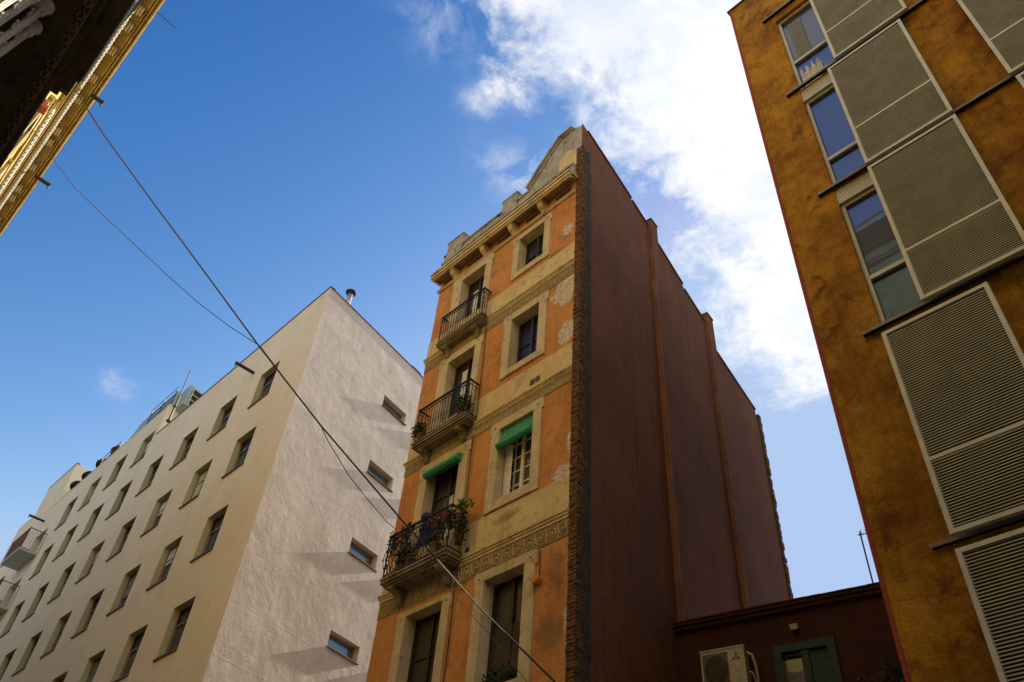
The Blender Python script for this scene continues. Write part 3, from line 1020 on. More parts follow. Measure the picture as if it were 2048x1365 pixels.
mb = MB(); mb.box(-55.6, -39.2, FY - 0.02, FY + 0.2, 29.222, 29.25)
part('parapet_cap', mb, M_white, wb)
# facade windows: one built, the rest copied
def build_fwin(h):
    x0, x1, z0, z1 = h
    mb = MB()
    y = FY + HD
    t = 0.06
    mb.box(x0, x0 + t, y - .06, y, z0, z1); mb.box(x1 - t, x1, y - .06, y, z0, z1)
    mb.box(x0 + t, x1 - t, y - .06, y, z1 - t, z1); mb.box(x0 + t, x1 - t, y - .06, y, z0, z0 + t)
    xm = x0 + (x1 - x0) * 0.5
    mb.box(xm - .04, xm + .04, y - .07, y - .005, z0 + t, z1 - t)
    mb.cur = 1
    mb.box(x0 + t, x0 + t + .035, y - .065, y - .005, z0 + t, z1 - 0.62)
    mb.box(x0 + t, xm - .0405, y - .066, y - .005, z1 - 0.62, z1 - 0.56)
    mb.box(xm + .0405, x1 - t, y - .066, y - .005, z1 - 0.62, z1 - 0.56)
    o = part('window', mb, [M_darkwin, M_greywin], wb, org=(x0, FY, z0))
    mb = MB(); mb.quad((x0, y - .01, z0), (x1, y - .01, z0), (x1, y - .01, z1), (x0, y - .01, z1))
    part('pane', mb, G_dark, o)
    mb = MB(); mb.box(x0 - .03, x1 + .03, FY - 0.06, FY + 0.14, z0 - 0.055, z0 + 0.003)
    part('sill', mb, M_brownmetal, o)
    return o


allw = [h for h in hl if h[0] > -39.2] + hl2
base = build_fwin(allw[0])
for h in allw[1:]:
    o = copy_part(base, (h[0] - allw[0][0], 0, h[2] - allw[0][2]))
    if random.random() < 0.42:
        drop = random.choice([0.4, 0.7, 1.0, 1.6])
        mb = MB()
        x0_, x1_ = (h[0] + .06, h[1] - .06) if random.random() < .6 else (h[0] + .06, (h[0] + h[1]) / 2 - .04)
        mb.quad((x0_, FY + HD - .045, h[3] - .06 - drop), (x1_, FY + HD - .045, h[3] - .06 - drop), (x1_, FY + HD - .045, h[3] - .06), (x0_, FY + HD - .045, h[3] - .06))
        part('blind', mb, random.choice([M_curtain, M_curtaingrey, M_ac, M_greywin]), o)
def build_swin(h):
    s0, s1, z0, z1 = h
    o_ = FW @ Vector((s0, 0, z0))
    mb = MB(FW)
    d = 0.30
    t = 0.05
    mb.box(s0, s0 + t, d - .05, d, z0, z1); mb.box(s1 - t, s1, d - .05, d, z0, z1)
    mb.box(s0 + t, s1 - t, d - .05, d, z1 - t, z1); mb.box(s0 + t, s1 - t, d - .05, d, z0, z0 + t)
    o = part('window', mb, M_greywin, wb, org=o_)
    mb = MB(FW); mb.quad((s0, d - .012, z0), (s1, d - .012, z0), (s1, d - .012, z1), (s0, d - .012, z1))
    part('pane', mb, G_teal, o)
    mb = MB(FW); mb.box(s0 - .04, s1 + .04, -0.085, 0.2, z0 - 0.03, z0 + 0.003)
    part('sill', mb, M_brownmetal, o)
    return o


b0 = build_swin((4.42, 5.97, 23.87, 24.46))
for h in sidew[1:]:
    copy_part(b0, (0, 0, h[2] - 23.87))
for h in sidew:
    copy_part(b0, (CD.x * 2.26, CD.y * 2.26, h[2] - 23.87))
# balconies at the far end with their doors
for zf in (24.80, 21.35, 17.9, 14.4):
    mb = MB(); mb.box(-55.4, -52.4, 8.94, 9.999, zf - 0.14, zf); 
    o = part('balcony', mb, M_greenscreen, wb)
    mb = MB()
    for (p0, p1) in (((-55.36, 8.98), (-52.44, 8.98)), ((-52.44, 8.98), (-52.44, 9.98)), ((-55.36, 8.98), (-55.36, 9.98))):
        n = int(math.hypot(p1[0] - p0[0], p1[1] - p0[1]) / 0.12)
        for k in range(n + 1):
            x = p0[0] + (p1[0] - p0[0]) * k / n; y = p0[1] + (p1[1] - p0[1]) * k / n
            mb.box(x - .009, x + .009, y - .009, y + .009, zf, zf + 1.3)
        mb.box(min(p0[0], p1[0]) - .02, max(p0[0], p1[0]) + .02, min(p0[1], p1[1]) - .02, max(p0[1], p1[1]) + .02, zf + 1.30, zf + 1.34)
    part('railing', mb, M_brownmetal, o)
    mb = MB()
    mb.quad((-55.15, 10.44, zf), (-53.15, 10.44, zf), (-53.15, 10.44, zf + 2.3), (-55.15, 10.44, zf + 2.3))
    o2 = part('balcony_door', mb, G_dark, wb)
def spout(x, y0, y1, z, parent, r=0.075, mat=M_steel):
    mb = MB()
    mb.tube([(x, y0, z), (x, y1, z)], r, 10)
    mb.tube([(x, y1 + 0.02 * (1 if y0 > y1 else -1), z), (x, y1 + 0.02 * (1 if y0 > y1 else -1), z - r * 2.4)], r * 0.35, 6)
    part('rain_spout', mb, mat, parent)
spout(-28.5, 10.0, 9.06, 25.2, wb)
spout(-55.2, 10.0, 9.0, 28.1, wb)

# far end block
fb = empty('apartment_building', (-59, 10, 0), 'taller stepped beige block rising behind the far left end of the long beige building', 'building')
mb = MB()
e1 = along(-54.6, FY, 9)
mb.slab([(-54.6, FY + .002), e1, along(-59.4, FY, 9), (-59.4, FY + .002)], 29.26, 32.4)
mb.slab([(-55.62, FY + .002), along(-55.62, FY, 16), along(-62.3, FY, 16), (-62.3, FY + .002)], 0.14, 29.255)
mb.slab([(-59.45, FY + .002), along(-59.45, FY, 8), along(-62.3, FY, 8), (-62.3, FY + .002)], 29.26, 30.3)
part('walls', mb, M_white, fb)
mb = MB()
mb.box(-54.62 - 4.8, -54.58, FY - 0.03, FY + .2, 32.402, 32.44)
part('parapet_flashing', mb, M_brownmetal, fb)
mb = MB()
for zf in (26.9, 23.4, 19.9, 16.4):
    mb.box(-61.3, -58.2, FY - 0.02, FY, zf, zf + 1.9)
part('loggia_shade_panel', mb, M_blackpanel, fb)  # flat dark panels; the shade of the recesses is put into their colour

# ---- things on the beige roof
def pipe(name, x, y, z0, z1, r, capr, label):
    mb = MB()
    mb.smooth = True
    mb.lathe((x, y, 0), [(r, z0), (r, z1 - 0.06)], 14)
    o = empty(name, (x, y, z0), label, 'vent pipe')
    part('pipe', mb, M_zinc, o)
    mb = MB()
    mb.lathe((x, y, 0), [(r * 1.1, z1 - 0.05), (capr, z1 + 0.02), (capr, z1 + 0.07), (r * 0.8, z1 + 0.16)], 16)
    part('cowl', mb, M_steel, o)


pp_ = FW @ Vector((1.45, 0.45, 0))
pipe('vent_pipe', pp_.x, pp_.y, 26.8, 28.35, 0.11, 0.24, 'grey metal vent pipe with round dark cowl on the beige gable roof')
q_ = FS @ Vector((2.0, 0.50, 0))
pipe('vent_pipe', q_.x, q_.y, 21.2, 24.62, 0.09, 0.16, 'short grey vent pipe behind the dark red party wall top')
mb = MB(FW)
for p0, p1 in (((6.0, .3, 27.15), (6.0, .3, 27.6)), ((6.7, .3, 27.15), (6.7, .3, 27.6)), ((6.0, .3, 27.6), (6.7, .3, 27.6)), ((6.0, .3, 27.35), (6.7, .3, 27.35)), ((6.7, .3, 27.6), (6.7, 1.2, 27.6)), ((6.7, 1.2, 27.6), (6.7, 1.2, 26.8))):
    mb.tube([p0, p1], 0.022, 6)
tag(part('roof_ladder', mb, M_brownmetal), 'brown ladder top rail at the right end of the beige gable roof edge', 'ladder')
# antenna pole standing on the notch
o = empty('antenna_pole', (-37.75, 9.93, 27.3), 'thin black antenna pole fixed at the step in the beige parapet', 'pole')
mb = MB(); mb.tube([(-37.75, 9.90, 27.22), (-37.75, 9.90, 28.9)], 0.05, 8); mb.bead((-37.75, 9.90, 27.25), 0.13, 0.1); mb.bead((-37.75, 9.90, 28.2), 0.11, 0.06)
part('bracket_tube', mb, M_steel, o)
mb = MB(); mb.tube([(-37.75, 9.90, 28.9), (-37.80, 9.88, 30.85)], 0.028, 8)
part('mast', mb, M_steel, o)
# roof plant room with louvres and pale green screen
o = empty('plant_room', (-38.3, 11, 26.8), 'louvred metal plant enclosure on the beige roof beside the antenna pole', 'roof enclosure')
FP = frame((-38.95, 10.42), CAZ, 1)
mb = MB()
mb.slab([(-38.25, 10.35), along(-38.25, 10.35, 2.8), along(-39.15, 10.35, 2.8), (-39.15, 10.35)], 29.0, 30.35)
part('housing', mb, M_greenscreen, o)
mb = MB(frame((-38.25, 10.35), CAZ, 1))
mb.cur = 0
mb.box(0.25, 2.5, -0.03, -0.004, 29.1, 30.2)
mb.cur = 1
for k in range(4):
    s = 0.25 + 2.25 * k / 3
    mb.box(s - .025, s + .025, -0.06, -0.031, 29.05, 30.25)
for z in (29.08, 29.45, 29.82, 30.2):
    mb.box(0.22, 2.53, -0.058, -0.0312, z - 0.02, z + 0.02)
part('louvre_panel', mb, [M_blackpanel, M_alu], o)
mb = MB()
mb.slab([(-39.25, 10.1), along(-39.25, 10.1, 1.2), along(-43.6, 10.1, 1.2), (-43.6, 10.1)], 29.255, 30.3)
mb.add([(-43.6, 10.1, 29.255), (-45.2, 10.1, 29.255), (-43.6, 10.1, 30.3), (-43.6, 11.3, 29.255), (-45.2, 11.3, 29.255), (-43.6, 11.3, 30.3)], [(0, 1, 2), (3, 5, 4), (1, 4, 5, 2), (0, 2, 5, 3)])
tag(part('roof_screen', mb, M_greenscreen), 'pale grey-green screen panel along the upper beige parapet', 'screen')
mb = MB()
for z in (29.6, 30.0, 30.5):
    mb.tube([(-39.2, 10.05, z), (-42.4, 10.05, z)], 0.02, 5)
for x in (-39.3, -40.8, -42.3):
    mb.tube([(x, 10.05, 29.26), (x, 10.05, 30.5)], 0.02, 5)
tag(part('guard_rail', mb, M_steel), 'thin dark guard rail in front of the pale grey-green roof screen', 'guard rail')
mb = MB()
for (x0, x1) in ((-46.0, -48.6),):
    for z in (29.7, 30.1):
        mb.tube([(x0, 10.1, z), (x1, 10.1, z)], 0.025, 5)
    for x in (x0, (x0 + x1) / 2, x1):
        mb.tube([(x, 10.1, 29.26), (x, 10.1, 30.1)], 0.025, 5)
tag(part('guard_rail', mb, M_brownmetal), 'short brown guard rail on the beige roof next to the dark tanks', 'guard rail')
tank_src = None
lbls = ['dark round roof tank nearest the short brown guard rail', 'second dark round roof tank from the guard rail', 'third dark round roof tank from the guard rail',
        'dark round roof tank farthest left, beside the taller beige block']
for k, x in enumerate((-47.6, -49.7, -51.8, -53.7)):
    if tank_src is None:
        r0 = empty('roof_tank', (x, 10.7, 29.1), lbls[k], 'tank', 'dark tanks on the beige roof')
        mb = MB()
        mb.lathe((x, 10.7, 0), [(0.46, 29.1), (0.46, 30.158)], 14)
        part('body', mb, M_tank, r0)
        mb = MB(); mb.lathe((x, 10.7, 0), [(0.60, 30.16), (0.64, 30.35), (0.52, 30.52), (0.22, 30.6)], 14)
        part('lid', mb, M_tank, r0)
        tank_src = r0
    else:
        c_ = tank_src.copy(); COL.objects.link(c_); c_.location = (x, 10.7, 29.1 + (0.1 if k == 3 else 0)); c_['label'] = lbls[k]
        for ch in [q for q in bpy.data.objects if q.parent == tank_src]:
            d_ = ch.copy(); COL.objects.link(d_); d_.parent = c_

# ================================================================ YELLOW BUILDING
yb = empty('apartment_building', (3, 9.0, 0), 'ochre-yellow mottled apartment building with grey louvred shutters at the right edge', 'building')
YY = 9.0
yh = [(-2.52, -1.0, 16.60, 19.60), (-2.52, -1.0, 13.38, 16.60 - 0.02), (-2.52, -1.0, 10.08, 13.32), (-2.40, -1.1, 6.74, 9.7), (-2.40, -1.1, 3.44, 6.4),
      (0.55, 1.7, 16.70, 19.4), (0.55, 1.7, 13.40, 16.0), (0.55, 1.7, 10.1, 12.9), (0.55, 1.7, 6.74, 9.7), (-2.4, -1.1, 0.3, 2.8)]
mb = MB(Matrix.Translation((0, YY, 0)))
wall(mb, -3.40, 14.0, 0.14, 21.5, yh, 0.17)
part('front_wall', mb, M_yellow, yb)
mb = MB()
p1 = along(-3.40, YY, 14); p2 = along(14, YY, 14)
mb.slab([(-3.40, YY + .25), p1, p2, (14, YY + .25)], 21.3, 21.45)
mb.quad((-3.40, YY, 0.14), (p1[0], p1[1], 0.14), (p1[0], p1[1], 21.5), (-3.40, YY, 21.5))
mb.quad(p1 + (0.14,), p2 + (0.14,), p2 + (21.4,), p1 + (21.4,))
mb.quad((14, YY, 0.14), p2 + (0.14,), p2 + (21.4,), (14, YY, 21.4))
part('side_and_rear_wall', mb, M_lowred, yb)
mb = MB(); mb.box(-3.455, -3.402, YY - 0.012, YY + 0.25, 0.14, 21.5)
part('corner_bead', mb, M_redstrip, yb)
mb = MB(); mb.box(-3.50, 14.0, YY - 0.04, YY + 0.3, 21.503, 21.54)
part('parapet_flashing', mb, M_steel, yb)
for zr in (19.87, 16.64, 13.36, 10.06, 6.70, 3.42):
    mb = MB()
    mb.box(-2.77, 3.4, YY - 0.075, YY - 0.002, zr - 0.02, zr + 0.02)
    mb.cur = 1
    mb.box(-2.77, 3.4, YY - 0.083, YY - 0.0755, zr - 0.03, zr + 0.022)
    part('shutter_track', mb, [M_steel, M_greywin], yb)
# window frames, panes, blind boxes
def ywin(h, rail, boxh, upper, curtain=None):
    x0, x1, z0, z1 = h
    y = YY + 0.15
    mb = MB()
    t = 0.06
    zt = z1 - boxh
    mb.box(x0, x0 + t, y - .07, y, z0, zt); mb.box(x1 - t, x1, y - .07, y, z0, zt)
    mb.box(x0 + t, x1 - t, y - .07, y, zt - t, zt); mb.box(x0 + t, x1 - t, y - .07, y, z0, z0 + t)
    mb.box(x0 + t, x1 - t, y - .08, y - .005, rail - .04, rail + .04)
    o = part('window', mb, M_alu, yb)
    mb = MB(); mb.quad((x0, y - .02, z0), (x1, y - .02, z0), (x1, y - .02, rail), (x0, y - .02, rail))
    part('pane', mb, G_blue, o)
    mb = MB(); mb.quad((x0, y - .02, rail), (x1, y - .02, rail), (x1, y - .02, zt), (x0, y - .02, zt))
    part('pane', mb, upper, o)
    if boxh > 0.1:
        mb = MB()
        k = 6
        for j in range(k):
            mb.box(x0 + .003, x1 - .003, y - 0.13, y - 0.01, zt + boxh * j / k + .002, zt + boxh * (j + 1) / k - 0.008)
        part('blind_box', mb, M_alu, o)
    return o


o = ywin(yh[0], 17.75, 0.0, G_dark)
def sheet(mb, x0, x1, y, z0, z1, n=14, amp=0.02, ztop=None):
    vs = []
    for k in range(n):
        x = x0 + (x1 - x0) * k / (n - 1)
        yy = y + amp * math.sin(k * 1.9) * 0.5 + random.uniform(-.004, .004)
        zt = z1 if ztop is None else ztop[k % len(ztop)]
        vs += [(x, yy, z0), (x, yy, zt)]
    mb.add(vs, [(2 * k, 2 * k + 2, 2 * k + 3, 2 * k + 1) for k in range(n - 1)])
mb = MB(); sheet(mb, -2.36, -2.06, YY + 0.115, 17.82, 19.35)
part('curtain', mb, M_curtaingrey, o)
mb = MB(); sheet(mb, -2.42, -1.98, YY + 0.115, 16.68, 17.5, 34, 0.02, [17.34 + 0.12 * math.sin(q * 0.7) + 0.07 * math.sin(q * 1.9 + 1) for q in range(34)])
part('curtain', mb, M_curtain, o)
mb = MB(); mb.tube([(-2.05, YY + .09, 16.80), (-1.9, YY + .08, 16.88), (-1.7, YY + .08, 16.86), (-1.5, YY + .09, 16.9)], [0.05, 0.07, 0.06, 0.04], 7)
tag(part('towel', mb, M_tealcloth), 'rolled teal cloth lying on the sill inside the topmost ochre building window', 'cloth')
ywin(yh[1], 14.26, 0.36, G_blue)
ywin(yh[2], 11.14, 0.36, G_blue)
for h in yh[3:]:
    ywin(h, h[2] + 1.0, 0.3, G_blue)
# louvred shutters: one built, the rest copied
def shutter(x0, z0, h, barz, w_=1.40):
    y0, y1 = YY - 0.285, YY - 0.215
    f = 0.055
    mb = MB()
    mb.box(x0, x0 + f, y0, y1, z0, z0 + h); mb.box(x0 + w_ - f, x0 + w_, y0, y1, z0, z0 + h)
    mb.box(x0 + f, x0 + w_ - f, y0 + .002, y1, z0, z0 + f); mb.box(x0 + f, x0 + w_ - f, y0 + .002, y1, z0 + h - f, z0 + h)
    mb.box(x0 + f, x0 + w_ - f, y0 + .002, y1, z0 + barz - .025, z0 + barz + .025)
    o = part('shutter', mb, M_alu, yb, org=(x0, YY, z0))
    mb = MB()
    z = z0 + f + 0.03
    while z < z0 + h - f - 0.02:
        if abs(z - (z0 + barz)) > 0.045:
            # one thin blade, tipped a little
            mb.box(x0 + f, x0 + w_ - f, y0 + .010, y0 + .0165, z - .0055, z + .0055)
        z += 0.0385
    part('louvres', mb, M_slat, o)
    mb = MB()
    mb.box(x0 + f, x0 + w_ - f, y1 - .0045, y1 - .002, z0 + f, z0 + h - f)  # added dark sheet: stands in for the shade behind the blades
    part('gap_shade_sheet', mb, M_blackpanel, o)
    return o


s0_ = shutter(-1.85, 13.13, 3.08, 0.98)
for (x, z) in ((-1.67, 16.38), (-1.85, 9.92 + .02), (-2.465, 6.64), (-2.47, 3.38), (0.38, 13.16), (0.42, 9.95), (0.40, 16.42), (0.40, 6.64)):
    copy_part(s0_, (x + 1.85, 0, z - 13.13))

# ================================================================ LOW DARK RED BUILDING
lb = empty('low_building', (-7.5, 15.0, 0), 'low dark maroon building wedged between the orange building and the ochre building', 'building')
FL = frame((-9.81, 13.73, 0.032), 13.3, 1) @ Matrix.Scale(0.98, 4)
mb = MB(FL)
gw = (2.16, 3.27, 7.6, 8.86)
wall(mb, -0.3, 7.5, 0.14, 9.55, [gw], 0.12)
part('front_wall', mb, M_lowred, lb)
mb = MB(FL)
mb.box(-0.3, 7.5, 0.02, 9.0, 9.3, 9.5)
mb.box(7.45, 7.5, 0.02, 9.0, 0.14, 9.3)
mb.box(-0.3, 7.5, 8.9, 9.0, 0.14, 9.3)
part('roof', mb, M_roof, lb)
mb = MB(FL)
mb.box(-0.05, 7.5, -0.10, 0.25, 9.553, 9.63)
mb.box(-0.05, 7.5, -0.14, 0.25, 9.633, 9.70)
k = -0.05
while k < 7.4:
    mb.prof([(-0.16, 9.702), (0.27, 9.702), (0.27, 9.735 + random.uniform(0, .015)), (-0.16, 9.725 + random.uniform(0, .012))], k, k + 0.2995)
    k += 0.30
part('tile_coping', mb, M_lowred, lb)
mb = MB(FL)
a, b, c, d = gw
t = 0.11
mb.box(a - .04, a + t, -0.05, 0.11, c, d + .04); mb.box(b - t, b + .04, -0.05, 0.11, c, d + .04)
mb.box(a + t, b - t, -0.05, 0.11, d - t, d + .04); mb.box(a + t, b - t, -0.05, 0.11, c, c + t)
xm = (a + b) / 2
mb.box(xm - .07, xm + .07, -0.03, 0.10, c + t, d - t)
mb.box(a + t, xm - .07, 0.02, 0.09, d - t - .07, d - t)
mb.box(xm + .07, b - t, 0.02, 0.09, c + t, d - t)
o = part('window', mb, M_greenframe, lb)
mb = MB(FL); mb.quad((a + t, 0.095, c + t), (xm, 0.095, c + t), (xm, 0.095, d - t), (a + t, 0.095, d - t))
part('pane', mb, glass('pale_reflecting_glass', (0.10, 0.10, 0.07), 0.55), o)
# air conditioner
ac = empty('air_conditioner', tuple(FL @ Vector((1.19, -0.2, 8.2))), 'cream outdoor air conditioning unit with a round fan grille on the maroon wall', 'air conditioner')
mb = MB(FL)
A0, A1, Z0, Z1, Dp = 0.74, 1.64, 8.12, 8.88, -0.34
mb.box(A0, A1, Dp, -0.06, Z0, Z1)
mb.box(A0 - .012, A1 + .012, Dp - .012, -0.05, Z1 + .0005, Z1 + .03)
part('casing', mb, M_ac, ac)
mb = MB(FL)
mb.box(A0 + .04, A0 + .56, Dp - .006, Dp - .0005, Z0 + .05, Z1 - .06)
part('fan_panel', mb, M_slab, ac)
fx, fz = A0 + 0.31, Z0 + 0.37
mb = MB(FL)
n = 26
mb.add([(fx, Dp - .008, fz)] + [(fx + .255 * math.cos(2 * math.pi * k / n), Dp - .008, fz + .28 * math.sin(2 * math.pi * k / n)) for k in range(n)], [(0, 1 + k, 1 + (k + 1) % n) for k in range(n)])
part('fan_opening', mb, M_grille, ac)
mb = MB(FL)
for rr in (0.06, 0.11, 0.16, 0.21, 0.25):
    mb.tube([(fx + rr * math.cos(2 * math.pi * k / 20), Dp - .018, fz + rr * 1.09 * math.sin(2 * math.pi * k / 20)) for k in range(21)], 0.004, 4)
for k in range(8):
    a_ = 2 * math.pi * k / 8
    mb.tube([(fx, Dp - .018, fz), (fx + .25 * math.cos(a_), Dp - .018, fz + .27 * math.sin(a_))], 0.004, 4)
part('fan_grille', mb, M_slab, ac)
mb = MB(FL)
ex, ez, er = A1 - 0.17, Z1 - 0.19, 0.052
for ang in (90, 210, 330):
    dx, dz = math.cos(R(ang)), math.sin(R(ang))
    px, pz = -dz, dx
    mb.poly([(ex, ez), (ex + dx * er + px * er * .58, ez + dz * er + pz * er * .58), (ex + dx * er * 2, ez + dz * er * 2), (ex + dx * er - px * er * .58, ez + dz * er - pz * er * .58)], Dp - .005, Dp - .001)
part('emblem', mb, M_acred, ac, label='faded red emblem of three diamonds')
mb = MB(FL)
mb.tube([(A1 + .02, -.2, Z1 - .08), (A1 + .12, -.22, Z1 - .16), (A1 + .16, -.2, Z1 - .4), (A1 + .14, -.1, Z1 - .8), (A1 + .2, -.05, Z1 - 1.4)], 0.028, 7)
mb.tube([(A1 + .01, -.2, Z0 + .3), (A1 + .07, -.2, Z0 + .28), (A1 + .10, -.12, Z0 + .1), (A1 + .1, -.06, Z0 - .5)], 0.022, 7)
part('hose', mb, M_ac, ac)
mb = MB(FL)
for x in (A0 + .12, A1 - .12):
    mb.box(x - .02, x + .02, Dp - .02, -0.002, Z0 - .045, Z0 - .002)
    mb.tube([(x, Dp + .02, Z0 - .04), (x, -0.01, Z0 - .32)], 0.014, 5)
part('bracket', mb, M_steel, ac)
# wall lamp
lp = empty('wall_lamp', tuple(FL @ Vector((2.63, -.06, 9.2))), 'small pale security lamp high on the maroon wall above the green window', 'lamp')
mb = MB(FL); mb.box(2.60, 2.66, -0.06, -0.001, 9.14, 9.22); part('mount', mb, M_zinc, lp)
mb = MB(FL); mb.prof([(-0.13, 9.13), (-0.05, 9.16), (-0.05, 9.25), (-0.15, 9.23)], 2.55, 2.70); part('head', mb, M_ac, lp)
# antenna
an = empty('tv_antenna', (-6.0, 15.29, 9.3), 'thin television antenna standing on the low maroon roof against pale sky', 'antenna')
mb = MB(); mb.tube([(-6.0, 15.29, 9.3), (-6.0, 15.29, 11.14)], 0.016, 6); part('mast', mb, M_steel, an)
mb = MB()
ax = Vector((0.80, 0.45, 0.10)).normalized(); A = Vector((-6.0, 15.29, 11.07))
mb.tube([A - ax * .06, A + ax * 0.52], 0.010, 5)
sidev = Vector((-0.35, 0.4, 0.85)).normalized()
for k, L in ((0.05, .20), (0.13, .17), (0.21, .15), (0.42, .10)):
    p = A + ax * k
    mb.tube([p - sidev * L * .2, p + sidev * L], 0.006, 4)
mb.tube([A + ax * .1, A + ax * .26 + Vector((0, 0, -.26))], 0.006, 4)
mb.bead(A, 0.03)
mb.bead(A + ax * .24, 0.035)
part('elements', mb, M_steel, an)
# climbing plant
cp = empty('climbing_plant', tuple(FL @ Vector((4.0, -.2, 7.2))), 'yellow-green climbing plant against the maroon wall at the bottom right', 'plant')
mb = MB(FL)
mb.leaves((4.0, -0.25, 7.62), (0.7, 0.20, 0.40), 360, 0.07)
part('foliage', mb, M_leaf, cp)
mb = MB(FL)
mb.leaves((4.3, -0.12, 8.1), (0.24, 0.08, 0.24), 110, 0.06)
part('dark_foliage', mb, M_leafdark, cp)
mb = MB(FL)
for k in range(6):
    x = 3.5 + k * 0.2
    mb.tube([(3.9, -.1, 0.14), (x, -.1, 4), (x + random.uniform(-.2, .2), -.15, 8.0)], 0.012, 5)
part('stem', mb, M_wood, cp)

# ================================================================ ORNATE BUILDING ACROSS THE STREET
nb = empty('ornate_building', (-10, -1.7, 0), 'ornate old building overhead at the top left with gilded cornice and carved white dentils', 'building')
NY = -1.7
mb = MB()
mb.cur = 0
mb.box(-60, 12, -12, NY, 11.0, 24.0)
mb.cur = 1
mb.box(-60, 12, -12, NY, 0.14, 10.995)
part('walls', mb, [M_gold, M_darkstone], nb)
mb = MB(); mb.box(-60, 12, -12, -1.2, 24.30, 24.5); part('roof', mb, M_roof, nb)
mb = MB()
X0, X1 = -60, 12
mb.cur = 1
mb.box(X0, X1, -1.00, -0.95, 24.04, 24.22)
mb.cur = 0
mb.box(X0, X1, NY, -1.001, 24.12, 24.22)
mb.box(X0, X1, -1.10, -1.05, 24.02, 24.119)
mb.box(X0, X1, -1.17, -1.13, 24.00, 24.119)
mb.cur = 2
mb.box(X0, X1, NY, -1.171, 24.00, 24.119)
mb.box(X0, X1, NY, -1.50, 23.70, 23.998)
mb.cur = 0
mb.box(X0, X1, NY, -1.55, 23.12, 23.22)
mb.box(X0, X1, NY, -1.60, 23.02, 23.118)
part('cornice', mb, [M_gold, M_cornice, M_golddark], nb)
mb = MB(); mb.box(X0, X1, NY, -0.93, 24.223, 24.27); part('gutter', mb, M_brownmetal, nb)
# modillions
for x in (-12.6, -13.7, -14.6, -15.85, -16.55, -17.6, -18.9, -19.95, -21.6, -22.2, -23.6, -24.9, -25.45, -26.9, -27.5, -28.9, -29.6):
    mb = MB()
    for dy in (0, 0.075, 0.15):
        mb.box(x - .16, x + .16, -1.40 + dy, -1.40 + dy + .04, 23.84 + dy * .35, 23.999)
    mb.box(x - .14, x + .14, -1.498, -1.22, 23.91, 23.9985)
    part('modillion', mb, M_cornice, nb)
# white egg and dart row under the cornice
def dentils(mb, x0, x1, y, z0, z1, step):
    x = x0
    while x < x1:
        mb.lathe((x, y, 0), [(0.01, z0), (step * .34, z0 + (z1 - z0) * .25), (step * .42, z0 + (z1 - z0) * .6), (step * .30, z1)], 6)
        x += step
    mb.box(x0 - .05, x1, y - .09, y + .02, z1 - .02, z1 + .05)
mb = MB()
dentils(mb, -34, -11.5, -1.44, 23.50, 23.68, 0.17)
part('dentil_row', mb, M_palestone, nb)
mb = MB()
dentils(mb, -32, -18.9, -1.56, 21.55, 21.85, 0.21)
part('dentil_row', mb, M_palestone, nb)
mb = MB()
mb.box(-60, -18.8, NY, -1.60, 21.90, 22.0); mb.box(-60, -18.8, NY, -1.57, 22.0, 22.1)
mb.box(-60, -18.8, NY, -1.62, 21.2, 21.5)
part('string_course', mb, M_gold, nb)
# pilasters and small windows of the attic storey
for x in (-19.2, -22.8, -26.4, -30.0):
    mb = MB()
    mb.box(x - .22, x + .22, NY, -1.62, 17.0, 21.19)
    mb.box(x - .27, x + .27, NY, -1.58, 20.7, 20.95)
    part('pilaster', mb, M_gold, nb)
for x in (-18.1, -21.0, -24.6, -28.2):
    mb = MB()
    mb.box(x - .62, x - .45, NY, -1.61, 18.2, 20.5); mb.box(x + .45, x + .62, NY, -1.61, 18.2, 20.5)
    mb.box(x - .449, x + .449, NY, -1.61, 20.2, 20.5); mb.box(x - .7, x + .7, NY, -1.57, 20.503, 20.62)
    mb.box(x - .7, x + .7, NY, -1.57, 18.0, 18.19)
    o = part('window_surround', mb, M_cornice, nb)
    mb = MB(); mb.box(x - .449, x + .449, NY, NY + .01, 18.2, 20.19)
    part('pane', mb, G_dark, o)
mb = MB()
mb.prof([(NY + .001, 20.0), (-1.52, 19.75), (-1.50, 19.68), (NY + .001, 19.65)], -17.30, -17.05)
part('awning', mb, M_orangecloth, nb, label='small orange awning at a high window')
# underside of the long balcony and the projecting bay
mb = MB()
mb.box(-60, 12, NY, -0.88, 11.0, 11.14)
mb.box(-60, 12, NY, -0.98, 10.93, 10.998)
mb.box(-60, 12, NY, -1.06, 10.90, 10.928)
part('balcony_slab', mb, M_darkstone, nb)
mb = MB()
x = -14.0
while x < -1:
    spiral_pts = [(x + 0.10 * math.cos(a_) * (1 - a_ / 10), -1.02 + 0.05 * math.sin(a_) * (1 - a_ / 10), 10.888) for a_ in [q * 0.7 for q in range(10)]]
    mb.tube(spiral_pts, 0.012, 4)
    x += 0.22
mb.box(-14, -1, -0.965, -0.95, 10.90, 10.929)
part('soffit_ornament', mb, M_slab, nb)
mb = MB()
mb.box(-8.3, 12, NY, -0.66, 11.143, 11.30)
mb.poly([(-8.55, 11.145), (-8.3, 11.145), (-8.3, 11.3), (-8.75, 11.3)], -1.2, -0.70)
mb.poly([(-8.70, 11.146), (-8.5, 11.146), (-8.5, 11.28), (-8.8, 11.28)], -1.2, -0.80)
mb.box(-8.2, 12, NY, -0.72, 11.303, 14.5)
part('bay', mb, M_darkstone, nb)
mb = MB()
x = -8.25
while x < 4:
    mb.lathe((x, -0.655, 0), [(0.008, 11.15), (0.022, 11.18), (0.028, 11.22), (0.02, 11.27)], 6)
    x += 0.085
part('bay_beading', mb, M_palestone, nb)
